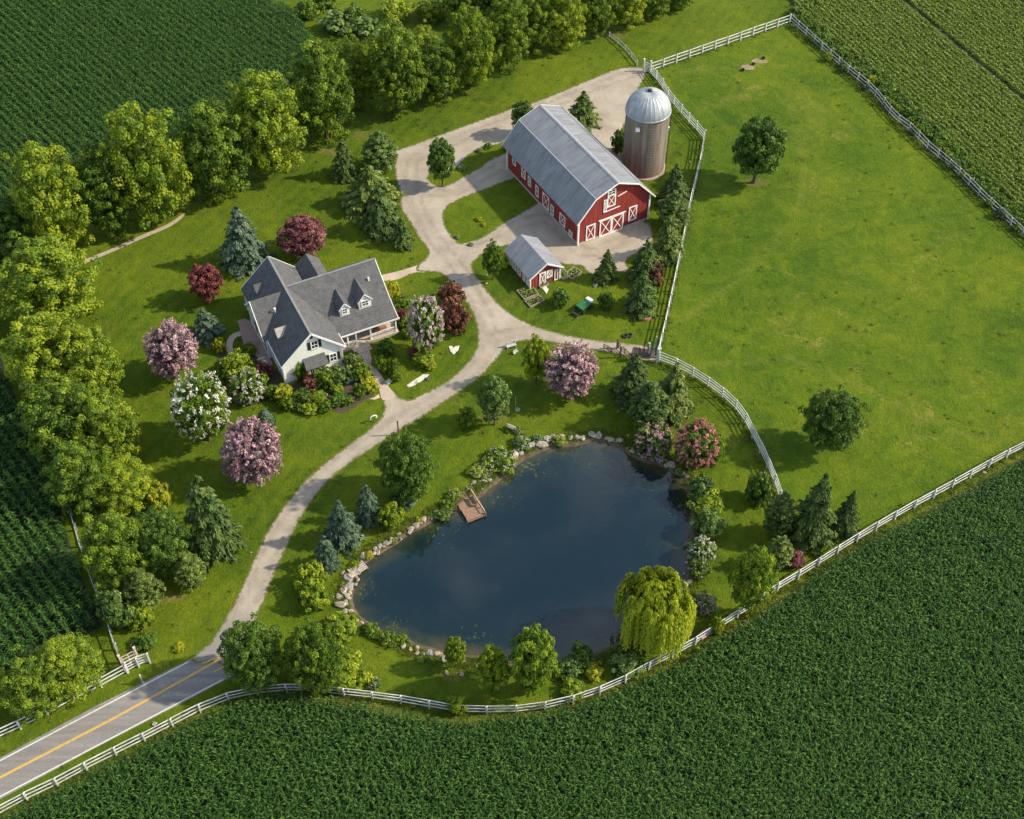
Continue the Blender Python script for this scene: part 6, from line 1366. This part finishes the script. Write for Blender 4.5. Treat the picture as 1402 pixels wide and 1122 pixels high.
def rows(poly, ang, row, step, jr=0.05, js=0.08, gap=None, skip=0.02):
    q = np.array(poly); ca, sa = math.cos(ang), math.sin(ang); Rm = np.array([[ca, sa], [-sa, ca]]); qq = q @ Rm.T
    x0, y0 = qq.min(0); x1, y1 = qq.max(0); X, Y = np.meshgrid(np.arange(x0, x1, step), np.arange(y0, y1, row))
    idx = np.round((Y-y0)/row).astype(int)
    X = X+rng.normal(size=X.shape)*js; keep = rng.random(X.shape) > skip
    if gap: keep &= (idx % gap[0]) >= gap[1]
    Yj = Y+rng.normal(size=Y.shape)*jr+0.10*np.sin(X*0.11+3.0)
    P_ = np.c_[X[keep], Yj[keep]] @ Rm
    P_ = P_[inside_mask(P_, poly)]
    return np.c_[P_, np.zeros(len(P_))]
CORN = [corn_plant(s) for s in (1, 2, 3, 4, 5, 6)]; BEAN = [bean_plant(s) for s in (1, 2, 3)]; TUFT = [tuft(s, 'grass') for s in (1, 2, 3)]
south = flat(shift(edge_bottom, 12)+[(1520,1180),(700,1190),(-150,1190)])
nw = flat([(-160,-60),(200,-70),(340,-60),(362,0),(408,26),(428,62),(414,104),(372,140),(300,186),(200,236),(110,276),(40,300),(4,345),(-14,420),(10,520),(45,600),(72,668),(92,735),(116,800),(140,858),(110,872),(50,888),(10,930),(-20,985),(-150,1050)])
ne = flat([(1084,8),(1136,54),(1187,94),(1242,142),(1308,209),(1381,276),(1500,390),(1560,300),(1560,-60),(1200,-60),(1050,-40)])
BEANSOIL = simple('weedy_soil', (0.050, 0.070, 0.022), 1.0, var=0.4, scale=1.2)
for nm, poly in (('south_field_soil', south), ('west_field_soil', nw), ('bean_field_soil', ne)): sheet(nm, poly, [], 0.018, SOIL if nm[0] != 'b' else BEANSOIL)
a1 = math.atan2(at(363,130).y-at(195,0).y, at(363,130).x-at(195,0).x)
a2 = math.atan2(at(1351,252).y-at(1136,52).y, at(1351,252).x-at(1136,52).x)
a3 = math.atan2(at(900,1110).y-at(820,980).y, at(900,1110).x-at(820,980).x)
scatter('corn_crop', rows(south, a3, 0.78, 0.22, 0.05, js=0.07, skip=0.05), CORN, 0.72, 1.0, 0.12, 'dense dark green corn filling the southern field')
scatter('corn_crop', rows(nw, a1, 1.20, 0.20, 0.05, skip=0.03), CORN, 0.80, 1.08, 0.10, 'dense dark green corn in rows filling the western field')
scatter('bean_crop', rows(ne, a2, 0.95, 0.34, 0.05, gap=(21, 1), skip=0.08), BEAN, 0.8, 1.3, 0.1, 'leafy green bean rows filling the north eastern field')
wp = [Vector(p) for p in flat([(1088,22),(1134,62),(1185,103),(1240,150),(1305,218),(1378,286),(1500,400)])]; wq = resample(wp, 0.22)
WP = np.array([(p.x+rng.normal()*0.8, p.y+rng.normal()*0.8, 0) for p in wq for _ in range(2)])
WEED = [bpy.data.objects.new('weed_plant', recolour(('weed', k_), b_.data, LEAF['dark'])) for k_, b_ in enumerate(BEAN)]
scatter('weeds', WP, WEED, 1.0, 2.2, 0.15, 'dark weeds growing thickly along the edge of the bean field')
# rough grass: along fences, shore and field edges
def along(px, wd, dens, z=0.0):
    ps = resample([Vector(p) for p in flat(px)], 0.25); k = int(len(ps)*0.25*wd*dens); i = rng.integers(0, len(ps), k)
    q = np.array([(ps[j].x, ps[j].y) for j in i]); return np.c_[q+rng.normal(size=(k, 2))*wd*0.4, np.zeros(k)]
ptsg = [along(F1, 0.9, 9), along([(1081,30),(1154,96),(1221,162),(1308,238),(1402,328)], 1.6, 10), along([(902,487),(945,283),(964,192),(889,99)], 0.6, 8), along([(890,99),(1081,32)], 0.5, 6), along([(902,496),(965,528),(1013,569),(1074,708)], 0.6, 8)]
sh = np.array(OUT); k = 2600; i = rng.integers(0, len(sh), k); ptsg.append(np.c_[sh[i]+rng.normal(size=(k, 2))*0.45, np.full(k, 0.0)])
lw = np.array([at(rng.uniform(0, 1402), rng.uniform(0, 1122))[:2] for _ in range(1500)])
okm = ~inside_mask(lw, POND)
for poly in (DR, rd, south, nw, ne): okm &= ~inside_mask(lw, poly)
ptsg.append(np.c_[lw[okm], np.zeros(okm.sum())])
G_ = np.concatenate(ptsg)
for poly in (DR, rd): 
    k_ = ~inside_mask(G_[:, :2], poly)
    if poly is DR: k_ |= inside_mask(G_[:, :2], ISL1) | inside_mask(G_[:, :2], ISL2)
    G_ = G_[k_]
G_ = G_[~inside_mask(G_[:, :2], [tuple(p) for p in POND])]
scatter('grass', G_, TUFT, 0.5, 1.3, 0.2, 'rough grass tufts along fences, banks and lawns')
